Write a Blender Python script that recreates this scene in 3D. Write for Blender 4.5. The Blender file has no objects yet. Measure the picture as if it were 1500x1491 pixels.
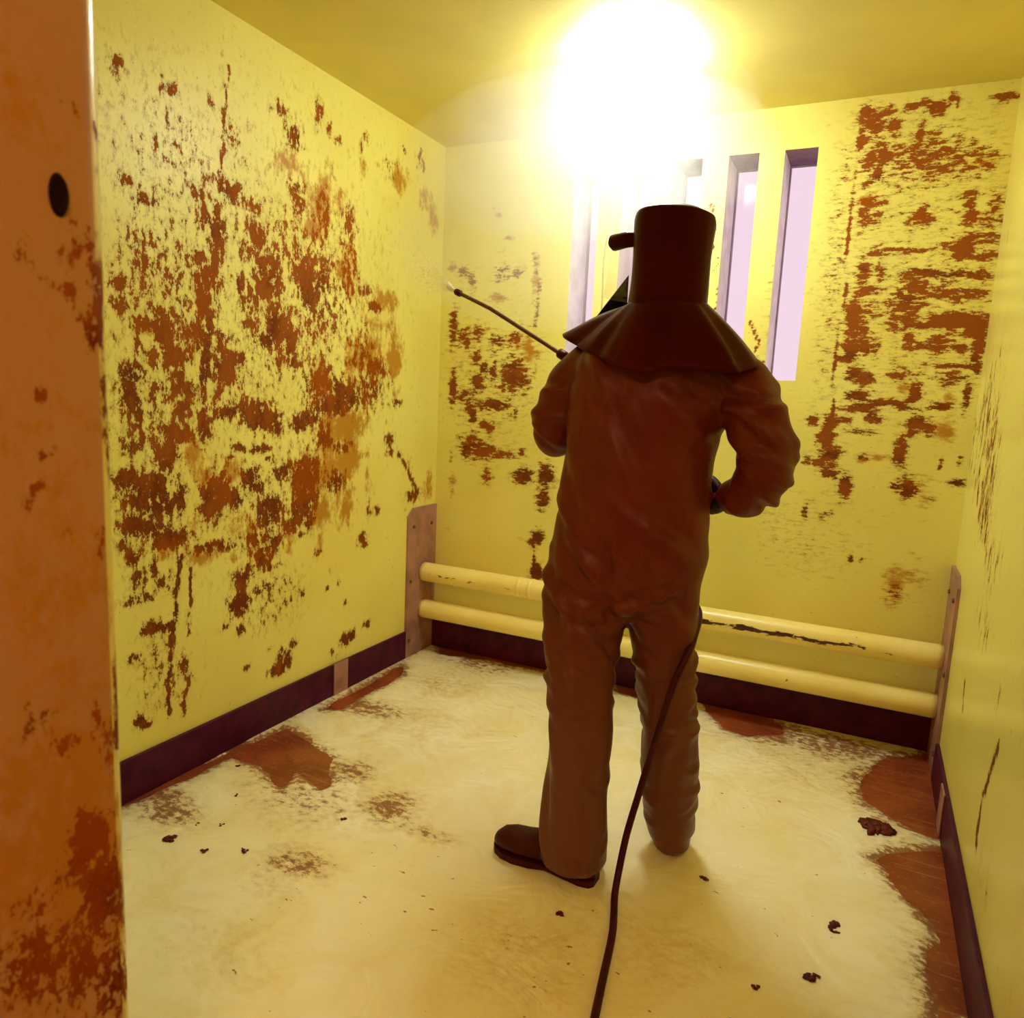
import bpy, bmesh, math, random
import numpy as np
from mathutils import Vector, Matrix, noise

scene = bpy.context.scene
COL = scene.collection
random.seed(7)
RNG = np.random.default_rng(7)

# ------------------------------------------------------------------ camera
CAM_POS = (2.0376, -3.3146, 1.3399)
CAM_RIGHT = Vector((0.898164, 0.437281, 0.045674))
CAM_DOWN = Vector((0.105143, -0.112760, -0.988044))
CAM_FWD = Vector((-0.426903, 0.892228, -0.147255))
cam = bpy.data.cameras.new('camera')
cam.sensor_fit = 'HORIZONTAL'
cam.sensor_width = 36.0
cam.lens = 1083.5 * 36.0 / 1500.0
cam.clip_start = 0.02
cam.dof.use_dof = True
cam.dof.focus_distance = 2.3
cam.dof.aperture_fstop = 5.0
cam_ob = bpy.data.objects.new('camera', cam)
COL.objects.link(cam_ob)
m = Matrix.Identity(4)
for i in range(3):
    m[i][0] = CAM_RIGHT[i]
    m[i][1] = -CAM_DOWN[i]
    m[i][2] = -CAM_FWD[i]
    m[i][3] = CAM_POS[i]
cam_ob.matrix_world = m
scene.camera = cam_ob

# ------------------------------------------------------------------ world and exposure
world = bpy.data.worlds.new('world')
scene.world = world
world.use_nodes = True
bg = world.node_tree.nodes['Background']
bg.inputs['Color'].default_value = (1.0, 0.80, 0.88, 1)
bg.inputs['Strength'].default_value = WORLD_STRENGTH = 0.75
scene.view_settings.view_transform = 'Standard'
scene.view_settings.look = 'None'
scene.view_settings.exposure = 0.45
scene.view_settings.gamma = 1.0
scene.view_settings.use_curve_mapping = False
scene.cycles.use_denoising = True
scene.cycles.use_light_tree = False
scene.cycles.use_adaptive_sampling = True
scene.cycles.adaptive_threshold = 0.03
scene.cycles.max_bounces = 8
scene.cycles.diffuse_bounces = 7
scene.cycles.glossy_bounces = 3
scene.cycles.volume_bounces = 1
scene.cycles.caustics_reflective = False
scene.cycles.caustics_refractive = False
LAMP_STRENGTH = 54.0
LAMP_COLOR = (0.96, 1.0, 0.92)
CORRIDOR_FILL_STRENGTH = 45.0
CORRIDOR_FILL_COLOR = (1.0, 0.55, 0.28)

STEAM = [((1.04, -0.64, 2.36), (0.56, 0.46, 0.175), 0.22, 'dense bright steam hanging around the ceiling light'),
         ((0.92, -0.55, 2.24), (0.74, 0.50, 0.28), 0.34, 'pale steam drifting below the ceiling towards the window slots'),
         ((0.72, -0.40, 2.06), (0.68, 0.36, 0.44), 0.42, 'thin veil of steam in front of the left window slots'),
         ((0.16, -0.42, 1.97), (0.145, 0.24, 0.26), 0.40, 'small puff of spray rebounding off the left wall near the corner')]
W, H, T = 2.384, 2.55, 0.24          # cell width, height, outer wall thickness
YF = -2.745                           # inner face of the front wall
XJ = 1.262                            # door reveal

# ------------------------------------------------------------------ stain layouts, metres on each surface
LEFT_DARK = [(-1.793, 2.229, 0.015, 0.024, 0.75), (-1.616, 2.23, 0.022, 0.016, 0.7), (-1.685, 2.313, 0.009, 0.006, 0.5), (-1.358, 2.181, 0.018, 0.022, 0.6), (-1.384, 1.999, 0.047, 0.02, 0.75), (-1.355, 1.963, 0.036, 0.013, 0.65), (-1.277, 1.97, 0.038, 0.018, 0.55), (-1.507, 1.951, 0.022, 0.021, 0.6), (-1.721, 1.878, 0.021, 0.016, 0.55), (-1.679, 1.887, 0.01, 0.02, 0.6), (-1.77, 1.918, 0.027, 0.015, 0.5), (-1.454, 2.254, 0.008, 0.017, 0.55), (-1.601, 2.054, 0.229, 0.161, 0.16), (-1.14, 2.332, 0.027, 0.018, 0.7), (-0.939, 2.389, 0.019, 0.039, 0.6), (-0.87, 2.35, 0.012, 0.025, 0.65), (-0.82, 2.328, 0.017, 0.02, 0.65), (-0.64, 2.392, 0.014, 0.019, 0.6), (-0.667, 2.349, 0.014, 0.019, 0.5), (-1.073, 2.261, 0.036, 0.043, 0.7), (-1.046, 2.046, 0.022, 0.049, 0.85), (-1.072, 2.081, 0.036, 0.019, 0.6), (-0.899, 2.036, 0.028, 0.064, 0.7), (-0.75, 2.031, 0.04, 0.059, 0.6), (-0.456, 2.314, 0.051, 0.034, 0.4), (-0.218, 2.426, 0.035, 0.042, 0.45), (-1.492, 1.876, 0.022, 0.03, 0.6), (-1.436, 1.834, 0.029, 0.062, 0.85), (-1.516, 1.749, 0.027, 0.026, 0.6), (-1.446, 1.733, 0.017, 0.044, 0.75), (-1.476, 1.684, 0.04, 0.031, 0.8), (-1.503, 1.603, 0.014, 0.033, 0.9), (-1.475, 1.562, 0.017, 0.067, 0.9), (-1.516, 1.503, 0.014, 0.044, 0.9), (-1.486, 1.438, 0.02, 0.056, 0.95), (-1.493, 1.381, 0.017, 0.034, 0.9), (-1.715, 1.696, 0.024, 0.02, 0.65), (-1.729, 1.763, 0.033, 0.02, 0.45), (-1.804, 1.617, 0.027, 0.02, 0.65), (-1.799, 1.574, 0.022, 0.024, 0.65), (-1.713, 1.525, 0.036, 0.021, 0.75), (-1.653, 1.49, 0.033, 0.038, 0.9), (-1.612, 1.425, 0.036, 0.028, 0.9), (-1.562, 1.509, 0.024, 0.022, 0.6), (-1.55, 1.434, 0.008, 0.026, 0.8), (-1.747, 1.45, 0.012, 0.033, 0.6), (-1.773, 1.367, 0.032, 0.029, 0.75), (-1.686, 1.403, 0.044, 0.025, 0.5), (-1.6, 1.365, 0.032, 0.022, 0.7), (-1.421, 1.489, 0.018, 0.028, 0.7), (-1.407, 1.397, 0.045, 0.047, 0.95), (-1.361, 1.435, 0.037, 0.024, 0.8), (-1.336, 1.69, 0.019, 0.028, 0.75), (-1.31, 1.803, 0.028, 0.023, 0.55), (-1.261, 1.87, 0.029, 0.037, 0.75), (-1.229, 1.771, 0.047, 0.043, 0.7), (-1.213, 1.702, 0.047, 0.043, 0.9), (-1.279, 1.644, 0.046, 0.047, 0.5), (-1.29, 1.567, 0.026, 0.019, 0.7), (-1.214, 1.512, 0.055, 0.025, 0.8), (-1.649, 1.636, 0.15, 0.125, 0.25), (-1.168, 1.733, 0.028, 0.068, 0.85), (-1.007, 1.771, 0.042, 0.056, 0.95), (-0.975, 1.711, 0.031, 0.042, 0.8), (-0.895, 1.776, 0.037, 0.037, 0.75), (-0.736, 1.815, 0.041, 0.077, 0.7), (-0.628, 1.775, 0.043, 0.023, 0.6), (-0.553, 1.713, 0.04, 0.023, 0.8), (-1.161, 1.561, 0.049, 0.07, 0.9), (-1.089, 1.518, 0.03, 0.056, 0.85), (-1.07, 1.447, 0.045, 0.023, 0.75), (-1.151, 1.437, 0.021, 0.025, 0.7), (-0.914, 1.627, 0.123, 0.08, 0.36), (-0.996, 1.888, 0.193, 0.101, 0.3), (-0.645, 1.498, 0.067, 0.076, 0.65), (-0.544, 1.445, 0.081, 0.042, 0.85), (-0.911, 1.37, 0.075, 0.077, 0.85), (-0.781, 1.318, 0.09, 0.057, 0.95), (-0.592, 1.353, 0.11, 0.066, 0.7), (-0.379, 1.296, 0.034, 0.016, 0.8), (-1.78, 1.295, 0.028, 0.037, 0.9), (-1.671, 1.308, 0.05, 0.032, 0.45), (-1.58, 1.322, 0.043, 0.022, 0.75), (-1.581, 1.255, 0.038, 0.027, 0.7), (-1.61, 1.178, 0.048, 0.031, 0.9), (-1.651, 1.106, 0.039, 0.04, 0.85), (-1.761, 1.15, 0.047, 0.025, 0.5), (-1.747, 1.223, 0.043, 0.042, 0.35), (-1.508, 1.313, 0.011, 0.045, 0.95), (-1.505, 1.21, 0.023, 0.055, 0.95), (-1.439, 1.315, 0.012, 0.028, 0.8), (-1.41, 1.245, 0.055, 0.019, 0.8), (-1.282, 1.257, 0.083, 0.025, 0.8), (-1.232, 1.22, 0.069, 0.03, 0.95), (-1.25, 1.112, 0.055, 0.013, 0.7), (-1.349, 1.123, 0.026, 0.012, 0.7), (-1.8, 1.046, 0.032, 0.025, 0.95), (-1.717, 1.008, 0.059, 0.039, 0.9), (-1.767, 0.969, 0.052, 0.021, 0.8), (-1.681, 0.949, 0.056, 0.031, 0.9), (-1.602, 0.963, 0.016, 0.05, 0.95), (-1.781, 0.895, 0.043, 0.03, 0.9), (-1.709, 0.874, 0.045, 0.027, 0.8), (-1.818, 0.847, 0.018, 0.021, 0.6), (-1.645, 0.831, 0.069, 0.027, 0.95), (-1.475, 0.95, 0.041, 0.067, 0.95), (-1.429, 0.982, 0.031, 0.044, 0.9), (-1.383, 0.941, 0.044, 0.035, 0.85), (-1.301, 1.009, 0.033, 0.035, 0.85), (-1.268, 0.981, 0.041, 0.031, 0.8), (-1.199, 0.87, 0.064, 0.058, 0.9), (-1.252, 0.772, 0.076, 0.026, 0.75), (-1.447, 0.777, 0.122, 0.017, 0.8), (-1.217, 0.713, 0.071, 0.027, 0.85), (-1.162, 1.207, 0.029, 0.036, 0.9), (-1.031, 1.206, 0.039, 0.032, 0.95), (-0.971, 1.232, 0.048, 0.033, 0.9), (-0.825, 1.275, 0.114, 0.04, 0.95), (-0.888, 1.148, 0.043, 0.051, 0.9), (-0.777, 1.101, 0.064, 0.023, 0.8), (-1.125, 1.022, 0.045, 0.032, 0.8), (-0.99, 0.985, 0.081, 0.083, 1.0), (-1.001, 0.888, 0.073, 0.056, 0.95), (-0.819, 0.958, 0.054, 0.041, 0.9), (-1.029, 0.836, 0.048, 0.039, 0.9), (-1.087, 0.802, 0.046, 0.028, 0.85), (-0.968, 0.814, 0.033, 0.04, 0.9), (-1.163, 0.758, 0.037, 0.027, 0.9), (-1.029, 0.757, 0.02, 0.014, 0.8), (-0.624, 0.676, 0.025, 0.025, 0.8), (-0.603, 0.651, 0.02, 0.016, 0.9), (-0.577, 0.812, 0.015, 0.032, 0.7), (-0.514, 0.795, 0.021, 0.019, 0.8), (-0.925, 0.663, 0.026, 0.015, 0.6), (-0.428, 1.12, 0.033, 0.032, 0.7), (-0.415, 1.065, 0.033, 0.019, 0.6), (-0.213, 0.84, 0.062, 0.028, 0.7), (-1.785, 0.792, 0.024, 0.022, 0.9), (-1.712, 0.752, 0.013, 0.056, 0.7), (-1.763, 0.717, 0.029, 0.027, 0.6), (-1.772, 0.657, 0.044, 0.016, 0.75), (-1.675, 0.688, 0.039, 0.027, 0.5), (-1.726, 0.55, 0.035, 0.018, 0.85), (-1.672, 0.536, 0.026, 0.019, 0.85), (-1.708, 0.452, 0.01, 0.023, 0.6), (-1.796, 0.467, 0.019, 0.013, 0.6), (-1.602, 0.383, 0.011, 0.029, 0.8), (-1.606, 0.224, 0.008, 0.02, 0.7), (-1.338, 0.643, 0.04, 0.031, 0.7), (-1.355, 0.543, 0.039, 0.036, 0.95), (-1.421, 0.474, 0.019, 0.01, 0.7), (-1.35, 0.445, 0.017, 0.021, 0.8), (-1.235, 0.703, 0.042, 0.037, 0.95), (-1.192, 0.655, 0.036, 0.011, 0.8), (-1.236, 0.577, 0.025, 0.016, 0.7), (-1.182, 0.516, 0.129, 0.083, 0.3), (-1.152, 0.227, 0.038, 0.023, 0.95), (-1.133, 0.278, 0.023, 0.029, 0.7), (-1.201, 0.327, 0.011, 0.008, 0.6), (-1.318, 0.286, 0.017, 0.011, 0.7), (-1.778, 0.254, 0.02, 0.023, 0.8), (-1.753, 0.227, 0.015, 0.009, 0.85), (-1.684, 0.374, 0.079, 0.095, 0.28), (-1.098, 0.253, 0.02, 0.029, 0.85), (-1.067, 0.302, 0.016, 0.023, 0.7), (-0.723, 0.235, 0.039, 0.023, 0.9), (-0.684, 0.24, 0.02, 0.02, 0.9), (-0.577, 0.261, 0.026, 0.017, 0.8), (-0.821, 0.2, 0.014, 0.013, 0.7), (-0.793, 0.176, 0.019, 0.006, 0.6), (-1.079, 0.498, 0.008, 0.009, 0.9), (-1.015, 0.507, 0.008, 0.012, 0.9), (-0.862, 0.497, 0.009, 0.009, 0.9), (-0.789, 0.503, 0.009, 0.012, 0.8), (-0.736, 0.407, 0.01, 0.013, 0.8), (-1.556, 1.165, 0.307, 0.363, 0.16), (-1.071, 1.698, 0.574, 0.505, 0.14)]
LEFT_ORANGE = [(-1.755, 2.215, 0.007, 0.026, 0.6), (-1.291, 2.214, 0.031, 0.049, 0.65), (-1.463, 2.085, 0.033, 0.085, 0.4), (-1.076, 2.169, 0.061, 0.038, 0.75), (-0.899, 2.036, 0.032, 0.064, 0.8), (-0.888, 2.18, 0.032, 0.076, 0.65), (-0.84, 2.232, 0.037, 0.02, 0.55), (-0.803, 2.085, 0.034, 0.053, 0.6), (-0.642, 2.275, 0.028, 0.049, 0.65), (-0.571, 2.309, 0.072, 0.016, 0.5), (-0.402, 2.285, 0.074, 0.04, 0.75), (-0.31, 2.325, 0.078, 0.041, 0.5), (-0.19, 2.234, 0.035, 0.077, 0.55), (-0.115, 2.189, 0.049, 0.088, 0.65), (-0.977, 1.955, 0.054, 0.03, 0.65), (-1.714, 1.494, 0.034, 0.025, 0.6), (-0.736, 1.815, 0.05, 0.088, 0.85), (-0.79, 1.833, 0.035, 0.038, 0.7), (-0.477, 1.753, 0.083, 0.054, 0.85), (-0.499, 1.645, 0.114, 0.048, 0.6), (-0.645, 1.498, 0.087, 0.088, 0.9), (-0.544, 1.445, 0.092, 0.048, 0.8), (-0.414, 1.484, 0.076, 0.062, 0.75), (-0.715, 1.465, 0.028, 0.063, 0.7), (-0.911, 1.37, 0.083, 0.082, 0.8), (-0.381, 1.344, 0.056, 0.045, 0.55), (-1.502, 1.024, 0.029, 0.042, 0.85), (-1.382, 1.015, 0.063, 0.02, 0.6), (-1.543, 1.108, 0.045, 0.05, 0.75), (-1.531, 1.049, 0.034, 0.046, 0.7), (-1.554, 0.865, 0.034, 0.033, 0.6), (-0.778, 1.189, 0.127, 0.075, 1.0), (-0.865, 1.09, 0.061, 0.04, 0.85), (-0.864, 1.004, 0.078, 0.058, 0.95), (-0.729, 1.025, 0.084, 0.054, 0.9), (-0.659, 1.067, 0.068, 0.024, 0.75), (-0.905, 0.835, 0.086, 0.064, 0.9), (-0.597, 0.971, 0.02, 0.025, 0.7), (-0.58, 0.907, 0.041, 0.044, 0.45), (-0.904, 0.704, 0.026, 0.047, 0.6), (-0.279, 0.965, 0.048, 0.068, 0.6), (-0.087, 0.864, 0.052, 0.079, 0.55), (-1.508, 0.75, 0.064, 0.029, 0.75), (-1.37, 0.726, 0.032, 0.02, 0.7), (-1.539, 1.434, 0.022, 0.089, 0.55), (-1.509, 1.256, 0.023, 0.091, 0.5), (-1.592, 0.563, 0.014, 0.096, 0.45), (-0.99, 0.985, 0.105, 0.1, 0.9), (-1.181, 0.707, 0.109, 0.038, 0.6), (-0.593, 1.383, 0.149, 0.09, 0.6), (-0.778, 1.145, 0.182, 0.146, 0.7), (-0.863, 0.888, 0.176, 0.117, 0.6), (-1.413, 1.041, 0.154, 0.097, 0.45), (-1.217, 0.793, 0.214, 0.079, 0.5), (-1.646, 0.809, 0.106, 0.046, 0.5), (-0.497, 1.57, 0.156, 0.181, 0.5), (-1.035, 2.029, 0.15, 0.148, 0.35), (-1.494, 1.482, 0.057, 0.269, 0.4)]
LEFT_STROKES = [([(-1.382, 2.385), (-1.382, 2.333), (-1.392, 2.266), (-1.402, 2.199), (-1.396, 2.158), (-1.427, 2.02), (-1.434, 1.932), (-1.45, 1.864)], 0.006, 0.95), ([(-1.604, 0.767), (-1.629, 0.643), (-1.633, 0.573), (-1.648, 0.506), (-1.656, 0.412), (-1.671, 0.345), (-1.666, 0.235)], 0.011, 0.95), ([(-1.569, 0.725), (-1.569, 0.593)], 0.008, 0.9), ([(-1.575, 0.558), (-1.577, 0.491)], 0.008, 0.9), ([(-1.574, 0.342), (-1.611, 0.251)], 0.009, 0.9), ([(-1.314, 0.683), (-1.372, 0.521)], 0.02, 0.85), ([(-0.341, 1.052), (-0.248, 0.946), (-0.17, 0.846)], 0.02, 0.8), ([(-1.494, 1.615), (-1.514, 1.436), (-1.505, 1.21)], 0.006, 0.8), ([(-1.474, 1.618), (-1.488, 1.348)], 0.007, 0.85), ([(-1.61, 0.941), (-1.616, 0.734)], 0.008, 0.8), ([(-1.608, 1.473), (-1.647, 1.427)], 0.005, 0.6), ([(-1.737, 1.532), (-1.695, 1.578), (-1.651, 1.563)], 0.005, 0.7), ([(-1.615, 1.704), (-1.619, 1.651), (-1.567, 1.648)], 0.005, 0.6), ([(-1.412, 1.085), (-1.284, 1.103), (-1.198, 1.074), (-1.173, 1.025)], 0.005, 0.8), ([(-1.536, 0.791), (-1.385, 0.779), (-1.181, 0.801)], 0.007, 0.8), ([(-0.371, 2.44), (-0.314, 2.398)], 0.005, 0.7)]
BACK_DARK = [(0.128, 1.947, 0.047, 0.026, 0.5), (0.177, 1.897, 0.019, 0.039, 0.5), (0.345, 1.941, 0.037, 0.032, 0.5), (0.43, 1.938, 0.029, 0.025, 0.5), (0.076, 1.682, 0.02, 0.074, 0.8), (0.141, 1.631, 0.039, 0.034, 0.75), (0.219, 1.648, 0.019, 0.033, 0.8), (0.327, 1.616, 0.038, 0.026, 0.65), (0.427, 1.633, 0.03, 0.023, 0.75), (0.216, 1.538, 0.019, 0.027, 0.85), (0.261, 1.482, 0.019, 0.023, 0.8), (0.229, 1.414, 0.027, 0.034, 0.95), (0.321, 1.517, 0.011, 0.01, 0.8), (0.425, 1.459, 0.052, 0.059, 0.9), (0.474, 1.448, 0.037, 0.046, 0.7), (0.312, 1.466, 0.019, 0.027, 0.6), (0.087, 1.381, 0.016, 0.062, 0.9), (0.153, 1.343, 0.04, 0.027, 0.6), (0.196, 1.276, 0.024, 0.027, 0.8), (0.209, 1.235, 0.016, 0.027, 0.9), (0.319, 1.305, 0.069, 0.02, 0.95), (0.278, 1.201, 0.023, 0.017, 0.8), (0.309, 1.196, 0.019, 0.017, 0.8), (0.446, 1.271, 0.011, 0.02, 0.8), (0.204, 1.086, 0.056, 0.049, 0.9), (0.264, 1.073, 0.071, 0.035, 0.85), (0.4, 1.065, 0.076, 0.014, 0.7), (0.49, 1.079, 0.015, 0.013, 0.8), (0.503, 0.964, 0.045, 0.034, 0.95), (0.301, 0.954, 0.023, 0.035, 0.6), (0.628, 0.975, 0.036, 0.047, 0.95), (0.616, 0.863, 0.029, 0.047, 0.85), (0.601, 0.673, 0.026, 0.031, 0.95), (0.577, 0.636, 0.022, 0.021, 0.8), (0.589, 0.551, 0.007, 0.052, 0.9), (0.604, 0.49, 0.03, 0.035, 1.0), (0.306, 1.416, 0.211, 0.268, 0.22), (1.885, 2.48, 0.017, 0.035, 0.95), (1.917, 2.452, 0.034, 0.04, 0.85), (1.96, 2.484, 0.024, 0.02, 0.7), (1.989, 2.431, 0.024, 0.03, 0.6), (1.88, 2.394, 0.012, 0.035, 0.95), (2.045, 2.493, 0.021, 0.012, 0.9), (2.084, 2.505, 0.018, 0.012, 0.7), (2.124, 2.488, 0.027, 0.019, 0.9), (2.14, 2.468, 0.018, 0.012, 0.9), (2.173, 2.506, 0.009, 0.019, 0.8), (2.192, 2.492, 0.007, 0.019, 0.7), (2.344, 2.492, 0.038, 0.012, 0.9), (1.919, 2.315, 0.022, 0.025, 0.9), (1.963, 2.328, 0.019, 0.035, 0.85), (1.951, 2.262, 0.012, 0.025, 0.95), (1.922, 2.227, 0.015, 0.013, 0.85), (2.08, 2.397, 0.009, 0.024, 0.8), (2.047, 2.328, 0.14, 0.074, 0.33), (2.188, 2.279, 0.112, 0.049, 0.4), (2.295, 2.293, 0.054, 0.014, 0.6), (2.277, 2.259, 0.054, 0.01, 0.7), (2.219, 2.295, 0.022, 0.019, 0.7), (1.931, 2.163, 0.029, 0.02, 0.85), (1.972, 2.155, 0.019, 0.015, 0.7), (1.917, 2.113, 0.015, 0.046, 0.6), (1.954, 2.098, 0.029, 0.02, 0.55), (2.12, 2.088, 0.032, 0.02, 0.9), (2.122, 2.108, 0.014, 0.03, 0.85), (2.267, 2.164, 0.031, 0.007, 0.8), (2.274, 2.103, 0.018, 0.034, 0.7), (2.344, 2.063, 0.043, 0.012, 0.8), (2.328, 2.015, 0.048, 0.012, 0.8), (2.288, 2.078, 0.026, 0.019, 0.7), (2.358, 2.122, 0.021, 0.048, 0.6), (2.268, 1.969, 0.035, 0.025, 0.95), (2.337, 1.942, 0.039, 0.012, 0.8), (2.222, 1.984, 0.022, 0.012, 0.7), (2.308, 2.004, 0.055, 0.02, 0.6), (1.94, 1.893, 0.02, 0.037, 0.8), (2.001, 1.891, 0.014, 0.026, 0.7), (2.142, 1.887, 0.055, 0.015, 0.85), (2.256, 1.878, 0.078, 0.012, 0.85), (2.345, 1.868, 0.022, 0.03, 0.6), (1.966, 1.827, 0.034, 0.013, 0.9), (2.126, 1.829, 0.037, 0.026, 0.9), (2.081, 1.807, 0.024, 0.01, 0.8), (2.208, 1.81, 0.027, 0.015, 0.8), (2.276, 1.808, 0.056, 0.025, 0.6), (2.331, 1.807, 0.031, 0.01, 0.8), (1.921, 1.722, 0.02, 0.066, 1.0), (1.954, 1.683, 0.025, 0.027, 0.8), (1.979, 1.748, 0.029, 0.032, 0.45), (2.108, 1.773, 0.047, 0.026, 0.85), (2.115, 1.708, 0.024, 0.031, 0.85), (2.276, 1.708, 0.101, 0.025, 1.0), (2.346, 1.683, 0.035, 0.035, 1.0), (2.164, 1.69, 0.07, 0.01, 0.95), (2.068, 1.709, 0.024, 0.031, 0.6), (2.363, 1.633, 0.018, 0.045, 1.0), (2.359, 1.57, 0.015, 0.035, 0.95), (2.124, 1.636, 0.014, 0.031, 0.85), (2.172, 1.618, 0.033, 0.021, 0.6), (2.229, 1.624, 0.037, 0.026, 0.75), (2.299, 1.607, 0.022, 0.013, 0.85), (1.921, 1.602, 0.025, 0.038, 0.95), (1.969, 1.616, 0.035, 0.027, 0.85), (1.912, 1.562, 0.03, 0.016, 0.95), (2.019, 1.603, 0.019, 0.026, 0.6), (1.944, 1.5, 0.022, 0.027, 0.95), (1.995, 1.483, 0.035, 0.016, 0.9), (2.295, 1.543, 0.079, 0.008, 0.8), (2.369, 1.527, 0.013, 0.015, 0.9), (2.115, 1.5, 0.029, 0.021, 0.6), (2.29, 1.492, 0.045, 0.021, 0.65), (1.965, 1.414, 0.035, 0.019, 0.95), (1.983, 1.366, 0.05, 0.014, 0.9), (2.078, 1.392, 0.068, 0.011, 0.95), (2.169, 1.435, 0.019, 0.031, 0.9), (2.268, 1.387, 0.032, 0.013, 0.95), (2.342, 1.429, 0.011, 0.051, 0.8), (2.023, 1.335, 0.025, 0.022, 0.7), (2.049, 1.323, 0.02, 0.011, 0.85), (1.925, 1.316, 0.025, 0.011, 0.8), (1.809, 1.31, 0.021, 0.017, 0.9), (1.875, 1.3, 0.021, 0.028, 0.95), (1.868, 1.244, 0.026, 0.039, 1.0), (1.895, 1.175, 0.031, 0.033, 0.9), (1.864, 1.145, 0.036, 0.022, 0.8), (1.895, 1.105, 0.031, 0.022, 0.85), (1.804, 1.14, 0.013, 0.023, 0.6), (1.922, 1.093, 0.013, 0.022, 0.7), (1.957, 1.048, 0.02, 0.039, 1.0), (2.195, 1.312, 0.033, 0.026, 0.95), (2.232, 1.298, 0.019, 0.021, 0.9), (2.174, 1.284, 0.009, 0.021, 0.8), (1.992, 1.273, 0.045, 0.011, 0.6), (2.016, 1.17, 0.025, 0.011, 0.9), (2.144, 1.193, 0.019, 0.043, 1.0), (2.147, 1.248, 0.01, 0.021, 0.9), (2.187, 1.061, 0.033, 0.032, 0.95), (2.138, 1.065, 0.014, 0.011, 0.8), (2.354, 1.098, 0.032, 0.011, 0.85), (2.353, 1.183, 0.006, 0.016, 0.8), (2.289, 1.164, 0.006, 0.016, 0.8), (2.274, 1.029, 0.014, 0.016, 0.5), (1.819, 0.931, 0.008, 0.029, 0.7), (1.899, 0.928, 0.026, 0.011, 0.45), (2.011, 0.752, 0.008, 0.014, 1.0), (2.052, 0.749, 0.006, 0.006, 0.9), (2.186, 0.629, 0.034, 0.039, 0.5), (2.119, 1.887, 0.256, 0.458, 0.2), (1.85, 0.812, 0.159, 0.145, 0.14), (1.632, 1.765, 0.038, 0.248, 0.2), (1.828, 1.896, 0.025, 0.424, 0.15)]
BACK_ORANGE = [(0.06, 1.976, 0.02, 0.026, 0.65), (0.313, 1.829, 0.045, 0.026, 0.7), (0.52, 1.935, 0.025, 0.126, 0.6), (0.089, 1.025, 0.012, 0.071, 0.65), (0.102, 0.901, 0.02, 0.071, 0.6), (0.505, 1.553, 0.022, 0.097, 0.55), (0.545, 1.489, 0.018, 0.081, 0.5), (0.204, 1.086, 0.064, 0.049, 0.6), (0.297, 1.616, 0.152, 0.099, 0.35), (0.295, 2.213, 0.03, 0.038, 0.5), (0.367, 2.099, 0.037, 0.025, 0.45), (0.333, 2.037, 0.045, 0.032, 0.45), (0.417, 2.19, 0.036, 0.025, 0.4), (2.063, 2.387, 0.046, 0.029, 0.45), (2.275, 2.275, 0.065, 0.024, 0.6), (2.132, 1.447, 0.024, 0.021, 0.7), (2.292, 1.375, 0.036, 0.052, 0.6), (2.29, 1.297, 0.032, 0.042, 0.65), (2.077, 1.175, 0.061, 0.014, 0.7), (2.233, 1.079, 0.042, 0.038, 0.6), (2.252, 1.013, 0.033, 0.043, 0.5), (2.192, 0.686, 0.044, 0.056, 0.6), (2.186, 0.629, 0.039, 0.045, 0.6), (2.267, 0.67, 0.059, 0.069, 0.45), (2.234, 0.749, 0.072, 0.055, 0.45), (2.016, 1.165, 0.025, 0.014, 0.7), (2.321, 2.076, 0.065, 0.048, 0.4), (2.001, 1.891, 0.019, 0.026, 0.5), (1.934, 2.175, 0.034, 0.02, 0.7), (2.12, 2.088, 0.028, 0.03, 0.6)]
BACK_STROKES = [([(1.865, 2.37), (1.865, 2.257), (1.869, 2.051), (1.881, 1.816), (1.875, 1.682), (1.871, 1.52), (1.883, 1.3)], 0.005, 0.85), ([(0.504, 2.03), (0.541, 1.872), (0.53, 1.682)], 0.014, 0.6), ([(1.956, 1.97), (2.039, 1.977), (2.145, 1.967)], 0.01, 0.9), ([(1.322, 2.191), (1.336, 2.157), (1.321, 2.13)], 0.005, 0.8), ([(1.316, 2.052), (1.348, 2.023), (1.333, 1.99)], 0.005, 0.8), ([(1.363, 1.98), (1.377, 1.952), (1.356, 1.924)], 0.005, 0.8), ([(1.522, 1.71), (1.568, 1.626), (1.555, 1.584)], 0.005, 0.9), ([(1.564, 1.555), (1.599, 1.528), (1.58, 1.499)], 0.005, 0.9), ([(1.379, 1.853), (1.392, 1.833), (1.376, 1.819)], 0.005, 0.8), ([(1.373, 1.797), (1.389, 1.776), (1.376, 1.76)], 0.005, 0.8), ([(1.87, 1.968), (1.827, 1.949), (1.772, 1.946)], 0.005, 0.6), ([(1.64, 1.82), (1.657, 1.779)], 0.005, 0.7), ([(1.107, 2.228), (1.134, 2.198)], 0.005, 0.7), ([(2.078, 1.392), (2.184, 1.41)], 0.005, 0.9), ([(2.045, 1.363), (2.314, 1.381)], 0.005, 0.7)]
RIGHT_DARK = [(-0.212, 1.258, 0.261, 0.117, 0.27), (-0.57, 1.162, 0.115, 0.121, 0.3), (-0.548, 1.029, 0.147, 0.078, 0.25), (-0.343, 1.468, 0.167, 0.142, 0.2), (-0.849, 0.747, 0.142, 0.048, 0.2), (-0.872, 0.933, 0.114, 0.067, 0.22), (-1.375, 0.253, 0.074, 0.064, 0.15)]
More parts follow.
